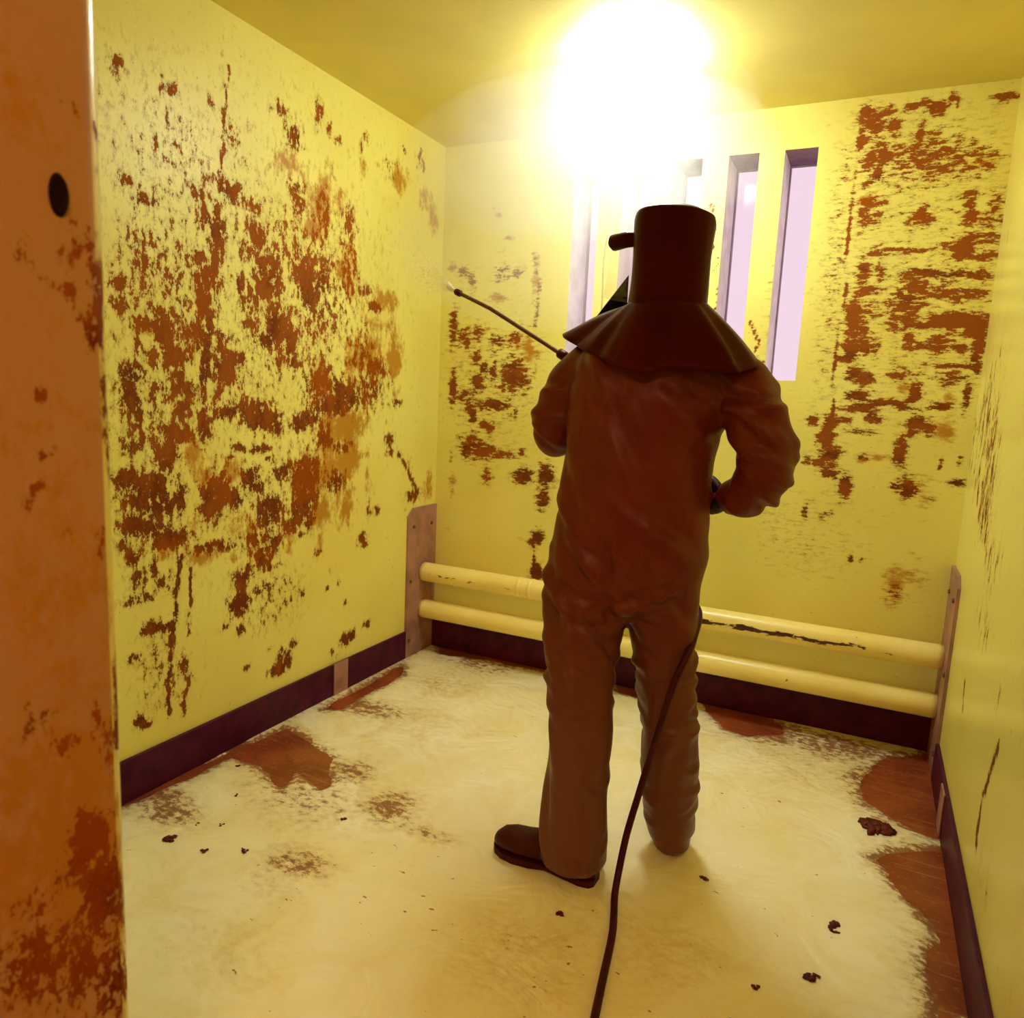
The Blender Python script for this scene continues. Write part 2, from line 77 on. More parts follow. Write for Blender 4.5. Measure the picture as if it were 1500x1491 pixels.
RIGHT_STROKES = [([(-1.306, 0.574), (-1.268, 0.496), (-1.212, 0.406)], 0.019, 0.95), ([(-1.208, 0.385), (-1.212, 0.331), (-1.216, 0.277)], 0.017, 0.9), ([(-0.65, 0.514), (-0.687, 0.436)], 0.014, 0.8), ([(-0.312, 1.167), (-0.362, 1.053)], 0.017, 0.8), ([(-0.622, 1.081), (-0.651, 0.978)], 0.014, 0.7), ([(-1.235, 0.624), (-1.235, 0.694)], 0.008, 0.7)]
JAMB_DARK = [(-2.791, 1.616, 0.006, 0.008, 0.45), (-2.809, 1.59, 0.006, 0.007, 0.4), (-2.757, 1.607, 0.006, 0.006, 0.6), (-2.761, 1.558, 0.006, 0.006, 0.5), (-2.782, 1.48, 0.019, 0.018, 0.55), (-2.76, 1.441, 0.008, 0.036, 0.75), (-2.77, 1.389, 0.013, 0.018, 0.85), (-2.758, 1.337, 0.006, 0.045, 0.8), (-2.837, 1.327, 0.006, 0.006, 0.8), (-2.826, 1.307, 0.006, 0.006, 0.8), (-2.83, 1.26, 0.007, 0.009, 0.6), (-2.841, 1.225, 0.006, 0.006, 0.8), (-2.85, 1.208, 0.006, 0.006, 0.9), (-2.812, 1.176, 0.006, 0.006, 0.7), (-2.771, 1.152, 0.01, 0.02, 0.4), (-2.853, 0.97, 0.018, 0.019, 0.5), (-2.825, 0.927, 0.011, 0.014, 0.8), (-2.787, 0.945, 0.007, 0.025, 0.6), (-2.757, 0.941, 0.006, 0.043, 0.8), (-2.772, 0.904, 0.012, 0.026, 0.5), (-2.801, 0.806, 0.02, 0.032, 1.2), (-2.787, 0.727, 0.022, 0.042, 1.2), (-2.819, 0.782, 0.012, 0.017, 0.9), (-2.852, 0.826, 0.006, 0.016, 0.6), (-2.87, 0.696, 0.036, 0.045, 0.85), (-2.816, 0.656, 0.037, 0.052, 0.82), (-2.774, 0.606, 0.027, 0.046, 0.75), (-2.859, 0.756, 0.029, 0.032, 0.6), (-2.857, 1.108, 0.006, 0.007, 0.5), (-2.846, 1.467, 0.009, 0.013, 0.5), (-2.753, 1.229, 0.006, 0.063, 0.7), (-2.747, 0.981, 0.006, 0.051, 0.7), (-2.798, 1.435, 0.03, 0.014, 0.35)]
JAMB_ORANGE = [(-2.819, 1.609, 0.041, 0.064, 0.35), (-2.814, 1.082, 0.069, 0.193, 0.45), (-2.828, 0.761, 0.071, 0.168, 0.95), (-2.863, 0.682, 0.067, 0.058, 0.8), (-2.847, 1.306, 0.041, 0.104, 0.4)]
BARE = [[(-0.005, -1.915), (-0.005, -1.788), (0.02, -1.398), (0.06, -1.17), (0.204, -1.215), (0.367, -1.276), (0.488, -1.43), (0.484, -1.474), (0.332, -1.425), (0.357, -1.465), (0.375, -1.538), (0.285, -1.497), (0.169, -1.454), (0.073, -1.465), (0.053, -1.569), (0.042, -1.818)], [(2.427, 0.006), (2.227, -0.135), (2.145, -0.36), (2.125, -0.54), (2.178, -0.597), (2.24, -0.672), (2.308, -0.709), (2.395, -0.71)], [(2.174, -0.935), (2.217, -0.871), (2.395, -0.756), (2.414, -1.492), (2.303, -1.553), (2.292, -1.298), (2.341, -1.243), (2.296, -1.151), (2.265, -1.105), (2.215, -0.995)], [(1.47, -0.004), (1.682, -0.004), (1.829, -0.036), (1.828, -0.152), (1.704, -0.251), (1.604, -0.237)], [(0.036, 0.005), (0.335, 0.072), (0.645, 0.09), (0.703, -0.044), (0.397, -0.047), (0.124, -0.104)], [(0.062, -0.969), (0.055, -0.73), (0.056, -0.35), (0.133, -0.463), (0.121, -0.716), (0.134, -0.924)], [(0.996, 0.145), (1.149, 0.104), (1.193, -0.105), (1.094, -0.102)]]
THIN = [(2.026, -0.141, 0.201, 0.11, 0.55), (2.189, -0.476, 0.071, 0.218, 0.6), (0.484, -1.534, 0.21, 0.113, 0.42), (0.751, -1.448, 0.086, 0.086, 0.5), (0.49, -1.347, 0.092, 0.094, 0.5), (0.164, -1.815, 0.099, 0.068, 0.6), (0.699, -1.808, 0.1, 0.053, 0.42), (1.755, -0.121, 0.208, 0.13, 0.6), (0.348, -0.103, 0.206, 0.104, 0.5), (2.291, -0.884, 0.094, 0.087, 0.6), (0.686, -1.902, 0.08, 0.065, 0.3), (0.947, -1.51, 0.09, 0.03, 0.36), (0.186, -0.851, 0.172, 0.068, 0.5), (0.053, -1.763, 0.112, 0.056, 0.6), (0.343, -0.431, 0.163, 0.145, 0.3), (1.94, -0.391, 0.282, 0.179, 0.22), (0.709, -2.155, 0.17, 0.097, 0.15), (1.383, -1.831, 0.131, 0.121, 0.28), (1.722, -1.642, 0.134, 0.114, 0.2), (2.349, -1.089, 0.069, 0.2, 0.5), (0.453, -0.884, 0.237, 0.161, 0.18)]
DEBRIS = [(2.178, -0.744, 0.054), (2.085, -1.338, 0.023), (2.048, -1.551, 0.021), (1.93, -1.646, 0.013), (1.428, -1.649, 0.018), (1.736, -1.308, 0.016), (0.525, -1.848, 0.016), (0.427, -1.905, 0.014), (0.299, -1.921, 0.024), (0.368, -1.788, 0.01), (0.302, -1.822, 0.01), (0.135, -1.498, 0.012), (0.672, -1.576, 0.013), (0.279, -1.64, 0.009)]


# ------------------------------------------------------------------ helpers
def tag(o, label=None, cat=None, group=None, kind=None):
    if label: o['label'] = label
    if cat: o['category'] = cat
    if group: o['group'] = group
    if kind: o['kind'] = kind
    return o

def link(name, mesh, mats=(), parent=None, smooth=False):
    o = bpy.data.objects.new(name, mesh)
    COL.objects.link(o)
    for mt in (mats if isinstance(mats, (list, tuple)) else [mats]):
        mesh.materials.append(mt)
    if parent is not None: o.parent = parent
    if smooth:
        mesh.polygons.foreach_set('use_smooth', [True] * len(mesh.polygons))
    return o

def empty(name, loc=(0, 0, 0)):
    o = bpy.data.objects.new(name, None)
    COL.objects.link(o)
    o.location = loc
    o.empty_display_size = 0.05
    bpy.context.view_layer.update()
    return o

def under(o, parent):
    """parent o without moving it: o is built in world coordinates"""
    o.parent = parent
    o.matrix_parent_inverse = Matrix.Translation(parent.location).inverted()
    return o

def from_bm(bm, name):
    me = bpy.data.meshes.new(name)
    bmesh.ops.recalc_face_normals(bm, faces=bm.faces)
    bm.to_mesh(me); bm.free()
    return me

def box_bm(bm, lo, hi, bevel=0.0):
    vs = [bm.verts.new((x, y, z)) for x in (lo[0], hi[0]) for y in (lo[1], hi[1]) for z in (lo[2], hi[2])]
    fs = [(0, 1, 3, 2), (4, 6, 7, 5), (0, 4, 5, 1), (2, 3, 7, 6), (0, 2, 6, 4), (1, 5, 7, 3)]
    faces = [bm.faces.new([vs[i] for i in f]) for f in fs]
    if bevel > 0:
        es = list({e for f in faces for e in f.edges})
        bmesh.ops.bevel(bm, geom=es, offset=bevel, segments=2, affect='EDGES', profile=0.5)

def box(name, lo, hi, mat, bevel=0.0, parent=None):
    bm = bmesh.new(); box_bm(bm, lo, hi, bevel)
    return link(name, from_bm(bm, name), mat, parent)

def loft_bm(bm, rings, cap=True):
    rv = [[bm.verts.new(p) for p in r] for r in rings]
    n = len(rv[0])
    for a, b in zip(rv[:-1], rv[1:]):
        for i in range(n):
            bm.faces.new((a[i], a[(i + 1) % n], b[(i + 1) % n], b[i]))
    if cap:
        bm.faces.new(rv[0][::-1]); bm.faces.new(rv[-1])
    return rv

def catmull(pts, n=6):
    pts = [Vector(p) for p in pts]
    if len(pts) < 3:
        return [pts[0].lerp(pts[-1], i / n) for i in range(n + 1)]
    P = [pts[0] * 2 - pts[1]] + pts + [pts[-1] * 2 - pts[-2]]
    out = []
    for i in range(1, len(P) - 2):
        p0, p1, p2, p3 = P[i - 1:i + 3]
        for k in range(n):
            t = k / n
            out.append(0.5 * (2 * p1 + (p2 - p0) * t + (2 * p0 - 5 * p1 + 4 * p2 - p3) * t * t + (3 * p1 - p0 - 3 * p2 + p3) * t ** 3))
    out.append(P[-2].copy())
    return out

def tube_bm(bm, pts, radii, seg=16, cap=True):
    """round tube along points; radii a number or one per point"""
    pts = [Vector(p) for p in pts]
    if not hasattr(radii, '__len__'): radii = [radii] * len(pts)
    rings = []
    ref = None
    for i, p in enumerate(pts):
        d = (pts[min(i + 1, len(pts) - 1)] - pts[max(i - 1, 0)]).normalized()
        if ref is None:
            ref = Vector((0, 0, 1)) if abs(d.z) < 0.9 else Vector((1, 0, 0))
        a = d.cross(ref).normalized()
        b = d.cross(a).normalized()
        ref = -b if (-b).dot(ref) > 0 else b
        rings.append([p + (a * math.cos(t) + b * math.sin(t)) * radii[i] for t in [2 * math.pi * k / seg for k in range(seg)]])
    loft_bm(bm, rings, cap)

def tube(name, pts, radii, mat, seg=16, parent=None, smooth=True):
    bm = bmesh.new(); tube_bm(bm, pts, radii, seg)
    return link(name, from_bm(bm, name), mat, parent, smooth)

def remeshed(bm, voxel, smooth=6, factor=0.5):
    """voxel union of everything in bm as one continuous surface"""
    me = from_bm(bm, 'tmp')
    o = bpy.data.objects.new('tmp', me); COL.objects.link(o)
    r = o.modifiers.new('r', 'REMESH'); r.mode = 'VOXEL'; r.voxel_size = voxel
    if smooth:
        s = o.modifiers.new('s', 'SMOOTH'); s.iterations = smooth; s.factor = factor
    dg = bpy.context.evaluated_depsgraph_get(); dg.update()
    out = bpy.data.meshes.new_from_object(o.evaluated_get(dg))
    bpy.data.objects.remove(o); bpy.data.meshes.remove(me)
    out.materials.clear()
    return out

# ------------------------------------------------------------------ materials
class NT:
    def __init__(self, name):
        self.mat = bpy.data.materials.new(name)
        self.mat.use_nodes = True
        self.t = self.mat.node_tree
        self.t.nodes.clear()
        self.out = self.t.nodes.new('ShaderNodeOutputMaterial')
    def n(self, kind, **kw):
        nd = self.t.nodes.new(kind)
        for k, v in kw.items(): setattr(nd, k, v)
        return nd
    def l(self, a, b): self.t.links.new(a, b)
    def val(self, sock, v):
        if isinstance(v, (int, float)): sock.default_value = v
        elif isinstance(v, tuple): sock.default_value = v if len(v) == len(sock.default_value) else (*v, 1)
        else: self.l(v, sock)
    def math(self, op, a, b=0.0, c=0.0, clamp=False):
        nd = self.n('ShaderNodeMath', operation=op, use_clamp=clamp)
        for i, v in enumerate((a, b, c)): self.val(nd.inputs[i], v)
        return nd.outputs[0]
    def step(self, v, lo, hi):
        nd = self.n('ShaderNodeMapRange', interpolation_type='SMOOTHSTEP')
        self.val(nd.inputs['Value'], v)
        nd.inputs['From Min'].default_value = lo; nd.inputs['From Max'].default_value = hi
        return nd.outputs['Result']
    def mix(self, f, a, b):
        nd = self.n('ShaderNodeMix', data_type='RGBA')
        self.val(nd.inputs[0], f); self.val(nd.inputs[6], a); self.val(nd.inputs[7], b)
        return nd.outputs[2]
    def coords(self, scale=(1, 1, 1), loc=(0, 0, 0)):
        tc = self.n('ShaderNodeTexCoord'); mp = self.n('ShaderNodeMapping')
        self.l(tc.outputs['Object'], mp.inputs['Vector'])
        mp.inputs['Scale'].default_value = scale; mp.inputs['Location'].default_value = loc
        return mp.outputs['Vector']
    def noise(self, scale, detail=4, rough=0.55, vec=None, dist=0.0):
        nd = self.n('ShaderNodeTexNoise')
        nd.inputs['Scale'].default_value = scale; nd.inputs['Detail'].default_value = detail
        nd.inputs['Roughness'].default_value = rough; nd.inputs['Distortion'].default_value = dist
        if vec is not None: self.l(vec, nd.inputs['Vector'])
        return nd.outputs['Fac']
    def attr(self, name):
        return self.n('ShaderNodeAttribute', attribute_name=name).outputs['Fac']
    def bump(self, h, strength=0.3, dist=0.01):
        b = self.n('ShaderNodeBump'); b.inputs['Strength'].default_value = strength; b.inputs['Distance'].default_value = dist
        self.l(h, b.inputs['Height']); return b.outputs['Normal']
    def bsdf(self, color, rough=0.5, spec=0.5, normal=None, **kw):
        p = self.n('ShaderNodeBsdfPrincipled')
        self.val(p.inputs['Base Color'], color); self.val(p.inputs['Roughness'], rough)
        self.val(p.inputs['Specular IOR Level'], spec)
        if normal is not None: self.l(normal, p.inputs['Normal'])
        for k, v in kw.items(): self.val(p.inputs[k], v)
        self.l(p.outputs[0], self.out.inputs['Surface'])
        return p

PAINT = (0.83, 0.765, 0.205)
DARK = (0.135, 0.010, 0.003)
DARK2 = (0.27, 0.052, 0.006)
ORANGE = (0.46, 0.195, 0.006)

def wall_material(name, stretch, paint=PAINT, rough=0.42, speck=1.0):
    t = NT(name)
    v = t.coords(stretch)
    vw = t.coords((1, 1, 1))
    n1 = t.noise(38, 5, 0.76, v)
    n2 = t.noise(9, 3, 0.6, v)
    n3 = t.noise(70, 1, 0.6, v)
    big = t.noise(2.2, 1, 0.5, vw)
    d = t.attr('dark'); o = t.attr('orange')
    nn = t.math('ADD', t.math('MULTIPLY', t.math('SUBTRACT', n1, 0.5), 3.2), t.math('MULTIPLY', t.math('SUBTRACT', n2, 0.5), 0.6))
    dm = t.math('ADD', t.math('SUBTRACT', d, t.math('MULTIPLY', o, 0.16)), t.math('MULTIPLY', nn, t.math('MULTIPLY_ADD', d, 3.0, 0.38, clamp=True)))
    dmask = t.step(dm, 0.42, 0.53)
    om = t.math('ADD', o, t.math('MULTIPLY', t.math('SUBTRACT', n2, 0.5), 1.7))
    om = t.math('ADD', om, t.math('MULTIPLY', t.math('SUBTRACT', n1, 0.5), 1.5))
    omask = t.math('MULTIPLY', t.step(om, 0.30, 0.78), 0.94)
    base = t.mix(t.step(big, 0.35, 0.7), paint, tuple(c * k for c, k in zip(paint, (0.95, 0.91, 0.80))))
    # fine greenish soiling that clings around the smears
    halo = t.math('MULTIPLY', t.step(dm, 0.08, 0.42), 0.42)
    base = t.mix(halo, base, (0.42, 0.29, 0.04))
    sp = t.math('MULTIPLY', t.step(n3, 0.74, 0.79), 0.5 * speck)
    base = t.mix(sp, base, (0.28, 0.17, 0.03))
    c = t.mix(omask, base, ORANGE)
    sz = t.n('ShaderNodeSeparateXYZ'); t.l(vw, sz.inputs[0])
    hue = t.math('ADD', n2, t.math('MULTIPLY', t.math('SUBTRACT', sz.outputs['Z'], 1.1), 0.16))
    hue = t.math('ADD', hue, t.math('MULTIPLY', t.math('SUBTRACT', big, 0.5), 0.5))
    dcol = t.mix(t.step(hue, 0.38, 0.66), DARK, DARK2)
    dcol = t.mix(t.math('MULTIPLY', t.step(n1, 0.52, 0.66), 0.5), dcol, (0.33, 0.115, 0.010))
    dcol = t.mix(t.math('MULTIPLY', omask, 0.65), dcol, (0.33, 0.075, 0.005))
    c = t.mix(t.math('MULTIPLY', dmask, 0.95), c, dcol)
    r = t.math('ADD', rough, t.math('MULTIPLY', dmask, 0.25))
    t.bsdf(c, r, t.math('SUBTRACT', 0.42, t.math('MULTIPLY', dmask, 0.40)), t.bump(n3, 0.12, 0.004))
    return t.mat

M = {}
M['wall_left'] = wall_material('wall_left_paint', (1, 1, 0.62))
M['wall_back'] = wall_material('wall_back_paint', (0.55, 1, 1.5))
M['wall_right'] = wall_material('wall_right_paint', (1, 1, 0.4), rough=0.28)
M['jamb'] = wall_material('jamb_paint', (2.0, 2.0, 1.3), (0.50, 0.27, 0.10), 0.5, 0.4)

def plain(name, color, rough=0.5, spec=0.5, var=0.25, scale=12, bump=0.15, metallic=0.0, **kw):
    t = NT(name)
    v = t.coords()
    n = t.noise(scale, 2, 0.6, v)
    c = t.mix(t.math('MULTIPLY', t.step(n, 0.35, 0.7), 1.0), color, tuple(x * (1 - var) for x in color))
    t.bsdf(c, rough, spec, t.bump(t.noise(scale * 5, 1, 0.6, v), bump, 0.003), Metallic=metallic, **kw)
    return t.mat

M['ceiling'] = plain('ceiling_paint', (0.78, 0.67, 0.21), 0.6, 0.3, 0.07, 3, 0.2)
M['reveal'] = plain('slot_reveal_paint', (0.93, 0.84, 0.93), 0.6, 0.3, 0.2, 9, 0.3)
M['soffit'] = plain('slot_head_shade', (0.30, 0.17, 0.25), 0.7, 0.2, 0.3, 14, 0.3)  # dark colour stands for the shade under each slot head
M['baseboard'] = plain('baseboard_rubber', (0.085, 0.007, 0.034), 0.45, 0.15, 0.4, 14, 0.15)
M['steel'] = plain('bracket_steel', (0.42, 0.21, 0.17), 0.42, 0.5, 0.35, 10, 0.2)
M['bolt'] = plain('bolt_steel', (0.13, 0.06, 0.05), 0.4, 0.5, 0.3, 30, 0.2)
M['corridor'] = plain('corridor_paint', (0.50, 0.26, 0.10), 0.6, 0.3, 0.2, 4, 0.1)
M['yard'] = plain('yard_bounce', (0.72, 0.68, 0.68), 0.9, 0.2, 0.3, 3, 0.1)  # pale so the unseen yard brightens the slot sides
M['cloth'] = None
M['rubber'] = plain('black_rubber', (0.060, 0.005, 0.006), 0.45, 0.15, 0.3, 25, 0.15)
M['glove'] = plain('glove_rubber', (0.045, 0.006, 0.006), 0.45, 0.25, 0.3, 25, 0.3)
M['brass'] = plain('lance_steel', (0.12, 0.035, 0.014), 0.3, 0.5, 0.3, 20, 0.1, metallic=0.4)
M['skin'] = plain('skin', (0.50, 0.26, 0.17), 0.5, 0.4, 0.12, 20, 0.15)
M['debris'] = plain('debris_mush', (0.15, 0.016, 0.005), 0.45, 0.25, 0.5, 60, 0.6)
M['frame'] = plain('window_frame_metal', (0.40, 0.30, 0.36), 0.5, 0.4, 0.2, 20, 0.1)
M['cable'] = plain('painted_cable', (0.52, 0.40, 0.12), 0.5, 0.4, 0.2, 20, 0.1)

# wet floor under the foam
t = NT('wet_floor')
v = t.coords(); vs = t.coords((0.6, 9, 1))
n = t.noise(6, 4, 0.6, v); st = t.noise(7, 4, 0.65, vs)
c = t.mix(t.step(n, 0.35, 0.65), (0.30, 0.066, 0.022), (0.19, 0.034, 0.012))
c = t.mix(t.math('MULTIPLY', t.step(st, 0.56, 0.70), 0.55), c, (0.48, 0.27, 0.09))
c = t.mix(t.math('MULTIPLY', t.step(t.noise(60, 3, 0.7, v), 0.56, 0.66), 0.45), c, (0.42, 0.22, 0.08))
t.bsdf(c, 0.28, 0.5, t.bump(st, 0.12, 0.01))
M['floor'] = t.mat

# soapy foam
t = NT('soap_foam')
v = t.coords(); v2 = t.coords((1, 1.5, 1), (3, 1, 0))
n1 = t.noise(34, 5, 0.72, v2); n2 = t.noise(5, 3, 0.6, v, 0.8); n3 = t.noise(1.4, 1, 0.5, v)
n4 = t.noise(30, 2, 0.6, v2)
thin = t.attr('thin')
tm = t.math('ADD', thin, t.math('MULTIPLY', t.math('SUBTRACT', n1, 0.5), t.math('MULTIPLY_ADD', thin, 3.0, 0.5)))
tm = t.math('ADD', tm, t.math('MULTIPLY', t.math('SUBTRACT', n2, 0.5), 0.5))
mask = t.math('MULTIPLY', t.step(tm, 0.36, 0.62), 0.88)
veil = t.math('MULTIPLY', t.step(tm, 0.02, 0.5), 0.45)
c = t.mix(t.step(n2, 0.34, 0.68), (0.91, 0.88, 0.68), (0.84, 0.77, 0.46))
c = t.mix(t.math('MULTIPLY', t.step(n3, 0.4, 0.7), 0.5), c, (0.84, 0.76, 0.40))
c = t.mix(t.math('MULTIPLY', t.step(t.math('ADD', n4, t.math('MULTIPLY', n3, 0.25)), 0.865, 0.90), 0.8), c, (0.16, 0.05, 0.012))
c = t.mix(veil, c, (0.52, 0.36, 0.11))
c = t.mix(mask, c, (0.24, 0.065, 0.018))
hb = n2
t.bsdf(c, t.math('ADD', 0.24, t.math('MULTIPLY', n2, 0.16)), 0.5, t.bump(hb, 0.5, 0.03))
M['foam'] = t.mat

# coverall and hood cloth
def cloth(name, color, worn, rough, spec, leg_tone=None):
    t = NT(name)
    v = t.coords()
    n = t.noise(7, 3, 0.6, v); f = t.noise(160, 1, 0.6, v)
    c = t.mix(t.step(n, 0.4, 0.7), color, worn)
    if leg_tone:      # mixes to a paler, greyer brown towards the trouser legs
        sx = t.n('ShaderNodeSeparateXYZ'); t.l(v, sx.inputs[0])
        k = t.math('SUBTRACT', 1.15, t.math('ADD', sx.outputs['Z'], t.math('MULTIPLY', n, 0.5)))
        c = t.mix(t.step(k, -0.1, 0.65), c, leg_tone)
    t.bsdf(c, rough, spec, t.bump(t.math('ADD', n, t.math('MULTIPLY', f, 0.2)), 0.3, 0.008))
    return t.mat
M['cloth'] = cloth('brown_coverall', (0.120, 0.013, 0.006), (0.145, 0.020, 0.009), 0.42, 0.22, (0.150, 0.050, 0.028))
M['hood'] = cloth('brown_oilcloth', (0.058, 0.004, 0.002), (0.072, 0.005, 0.003), 0.34, 0.05)
M['guard'] = plain('dark_guard', (0.016, 0.003, 0.002), 0.6, 0.1, 0.2, 20, 0.1)

# yellow pipe paint with chipped underside
t = NT('chipped_pipe_paint')
v = t.coords((0.35, 1, 1.6)); vn = t.coords()
n1 = t.noise(24, 4, 0.68, v); n2 = t.noise(4, 1, 0.5, vn)
ch = t.math('ADD', t.attr('chip'), t.math('MULTIPLY', t.math('SUBTRACT', n1, 0.5), 1.7))
ch = t.step(ch, 0.55, 0.60)
sp = t.step(t.noise(40, 3, 0.5, vn), 0.73, 0.76)
c = t.mix(t.step(n2, 0.35, 0.7), (0.90, 0.78, 0.28), (0.87, 0.73, 0.22))
c = t.mix(t.math('MAXIMUM', ch, sp), c, (0.07, 0.018, 0.006))
t.bsdf(c, 0.33, 0.5, t.bump(n2, 0.08, 0.004))
M['pipe'] = t.mat

def thin_glass(name, tint, gloss):
    t = NT(name)
    tr = t.n('ShaderNodeBsdfTransparent'); tr.inputs['Color'].default_value = (*tint, 1)
    gl = t.n('ShaderNodeBsdfGlossy'); gl.inputs['Roughness'].default_value = 0.08
    gl.inputs['Color'].default_value = (0.9, 0.9, 0.9, 1)
    lw = t.n('ShaderNodeLayerWeight'); lw.inputs['Blend'].default_value = 0.35
    mx = t.n('ShaderNodeMixShader')
    t.l(t.math('MULTIPLY', lw.outputs['Fresnel'], gloss), mx.inputs[0])
    t.l(tr.outputs[0], mx.inputs[1]); t.l(gl.outputs[0], mx.inputs[2])
    t.l(mx.outputs[0], t.out.inputs['Surface'])
    return t.mat
M['glass'] = thin_glass('window_glass', (0.95, 0.92, 0.95), 0.08)
M['visor'] = thin_glass('clear_visor', (0.95, 0.93, 0.93), 0.06)

t = NT('lamp_opal')
em = t.n('ShaderNodeEmission'); em.inputs['Color'].default_value = (*LAMP_COLOR, 1)
em.inputs['Strength'].default_value = LAMP_STRENGTH
t.l(em.outputs[0], t.out.inputs['Surface'])
M['opal'] = t.mat

# ------------------------------------------------------------------ painted-on dirt layout -> vertex attributes
def ellipses(u, v, blobs):
    hi = np.zeros_like(u); lo = np.zeros_like(u)
    for (cu, cv, ru, rv, a) in blobs:
        sel = (np.abs(u - cu) < 2.2 * ru) & (np.abs(v - cv) < 2.2 * rv)
        r2 = ((u[sel] - cu) / ru) ** 2 + ((v[sel] - cv) / rv) ** 2
        f = a * np.exp(-(r2 / 1.9) ** 1.3)
        if a >= 0.4: hi[sel] = np.maximum(hi[sel], f)
        else: lo[sel] += f
    return hi + lo * (1 - hi)

def strokes(u, v, lines, acc):
    for pts, w, a in lines:
        best = np.full_like(u, 9.0)
        for (x0, y0), (x1, y1) in zip(pts[:-1], pts[1:]):
            dx, dy = x1 - x0, y1 - y0
            L2 = dx * dx + dy * dy + 1e-9
            k = np.clip(((u - x0) * dx + (v - y0) * dy) / L2, 0, 1)
            best = np.minimum(best, np.hypot(u - x0 - k * dx, v - y0 - k * dy))
        acc = np.maximum(acc, a * np.exp(-(best / (w * 0.75 + 0.002)) ** 2))
    return acc

def set_attr(me, name, arr):
    at = me.attributes.new(name, 'FLOAT', 'POINT')
    at.data.foreach_set('value', np.asarray(arr, dtype=np.float32))

def lines_between(a, b, step, extra=()):
    s = {round(a, 4), round(b, 4)} | {round(e, 4) for e in extra}
    base = sorted(s); out = []
    for p, q in zip(base[:-1], base[1:]):
        k = max(1, int(math.ceil((q - p) / step)))
        out += [p + (q - p) * i / k for i in range(k)]
    return np.array(out + [base[-1]])

def sheet(us, vs, to3d, hole=None):
    """grid of quads; hole(u_mid, v_mid) leaves cells out"""
    U, V = np.meshgrid(us, vs, indexing='ij')
    n, k = len(us), len(vs)
    verts = [to3d(a, b) for a, b in zip(U.ravel(), V.ravel())]
    faces = []
    for i in range(n - 1):
        for j in range(k - 1):
            if hole and hole((us[i] + us[i + 1]) / 2, (vs[j] + vs[j + 1]) / 2): continue
            faces.append((i * k + j, (i + 1) * k + j, (i + 1) * k + j + 1, i * k + j + 1))
    return verts, faces, U.ravel(), V.ravel()

def mesh_of(name, verts, faces):
    me = bpy.data.meshes.new(name); me.from_pydata(verts, [], faces); me.update()
    return me

# ------------------------------------------------------------------ room shell
box('floor', (-0.24, -4.8, -0.12), (3.6, 0.24, 0.0), M['floor'])['kind'] = 'structure'
box('ceiling', (-0.24, -4.8, H), (3.6, 0.24, H + 0.15), M['ceiling'])['kind'] = 'structure'
box('bounce_ground_outside', (-30, 0.24, -0.5), (30, 60, -0.3), M['yard'])['kind'] = 'structure'  # unseen ground, added to bounce light into the window slots

# left wall
def slab(name, verts, faces, U, V, mat, back, dark, orange, st):
    """front sheet plus a plain slab behind it"""
    n0 = len(verts)
    bx, by = back
    vs = [(x, y, z) for x in bx for y in by for z in (0.0, H)]
    fs = [(0, 1, 3, 2), (4, 6, 7, 5), (0, 4, 5, 1), (2, 3, 7, 6), (0, 2, 6, 4), (1, 5, 7, 3)]
    me = mesh_of(name, verts + vs, faces + [tuple(n0 + i for i in f) for f in fs])
    d = ellipses(U, V, dark); d = strokes(U, V, st, d)
    o = ellipses(U, V, orange)
    set_attr(me, 'dark', np.concatenate([d, np.zeros(8)]))
    set_attr(me, 'orange', np.concatenate([o, np.zeros(8)]))
    ob = link(name, me, mat); ob['kind'] = 'structure'
    return ob

ys = lines_between(YF - 0.3, 0.0, 0.012); zs = lines_between(0.0, H, 0.012)
vv, ff, U, V = sheet(ys, zs, lambda a, b: (0.0, a, b))
slab('wall_left', vv, ff, U, V, M['wall_left'], ((-0.2, -0.001), (YF - 0.3, 0.0)), LEFT_DARK, LEFT_ORANGE, LEFT_STROKES)
vv, ff, U, V = sheet(lines_between(YF - 0.3, 0.0, 0.016), zs, lambda a, b: (W, a, b))
slab('wall_right', vv, ff, U, V, M['wall_right'], ((W + 0.001, W + 0.2), (YF - 0.3, 0.0)), RIGHT_DARK, [], RIGHT_STROKES)

# back wall with five tall slots
SLOTS = [(0.692, 0.816), (0.926, 1.050), (1.149, 1.272), (1.379, 1.502), (1.601, 1.727)]
ZB, ZT = 1.467, 2.383
xs = lines_between(0.0, W, 0.012, [e for s in SLOTS for e in s])
zs2 = lines_between(0.0, H, 0.012, (ZB, ZT))
in_slot = lambda u, v: ZB < v < ZT and any(a < u < b for a, b in SLOTS)
vv, ff, U, V = sheet(xs, zs2, lambda a, b: (a, 0.0, b), in_slot)
me_f = list(ff)
nf = len(me_f)
extra_v, extra_f = [], []
def quad(*p):
    b = len(vv) + len(extra_v); extra_v.extend(p); extra_f.append((b, b + 1, b + 2, b + 3))
for a, b in SLOTS:
    quad((a, 0, ZB), (a, T, ZB), (a, T, ZT), (a, 0, ZT))
    quad((b, 0, ZB), (b, 0, ZT), (b, T, ZT), (b, T, ZB))
    quad((a, 0, ZT), (a, T, ZT), (b, T, ZT), (b, 0, ZT))
    quad((a, 0, ZB), (b, 0, ZB), (b, T, ZB), (a, T, ZB))
edges = [-0.2] + [e for s in SLOTS for e in s] + [W + 0.2]
for a, b in zip(edges[0::2], edges[1::2]):
    quad((a, T, ZB), (b, T, ZB), (b, T, ZT), (a, T, ZT))
quad((-0.2, T, 0), (W + 0.2, T, 0), (W + 0.2, T, ZB), (-0.2, T, ZB))
quad((-0.2, T, ZT), (W + 0.2, T, ZT), (W + 0.2, T, H), (-0.2, T, H))
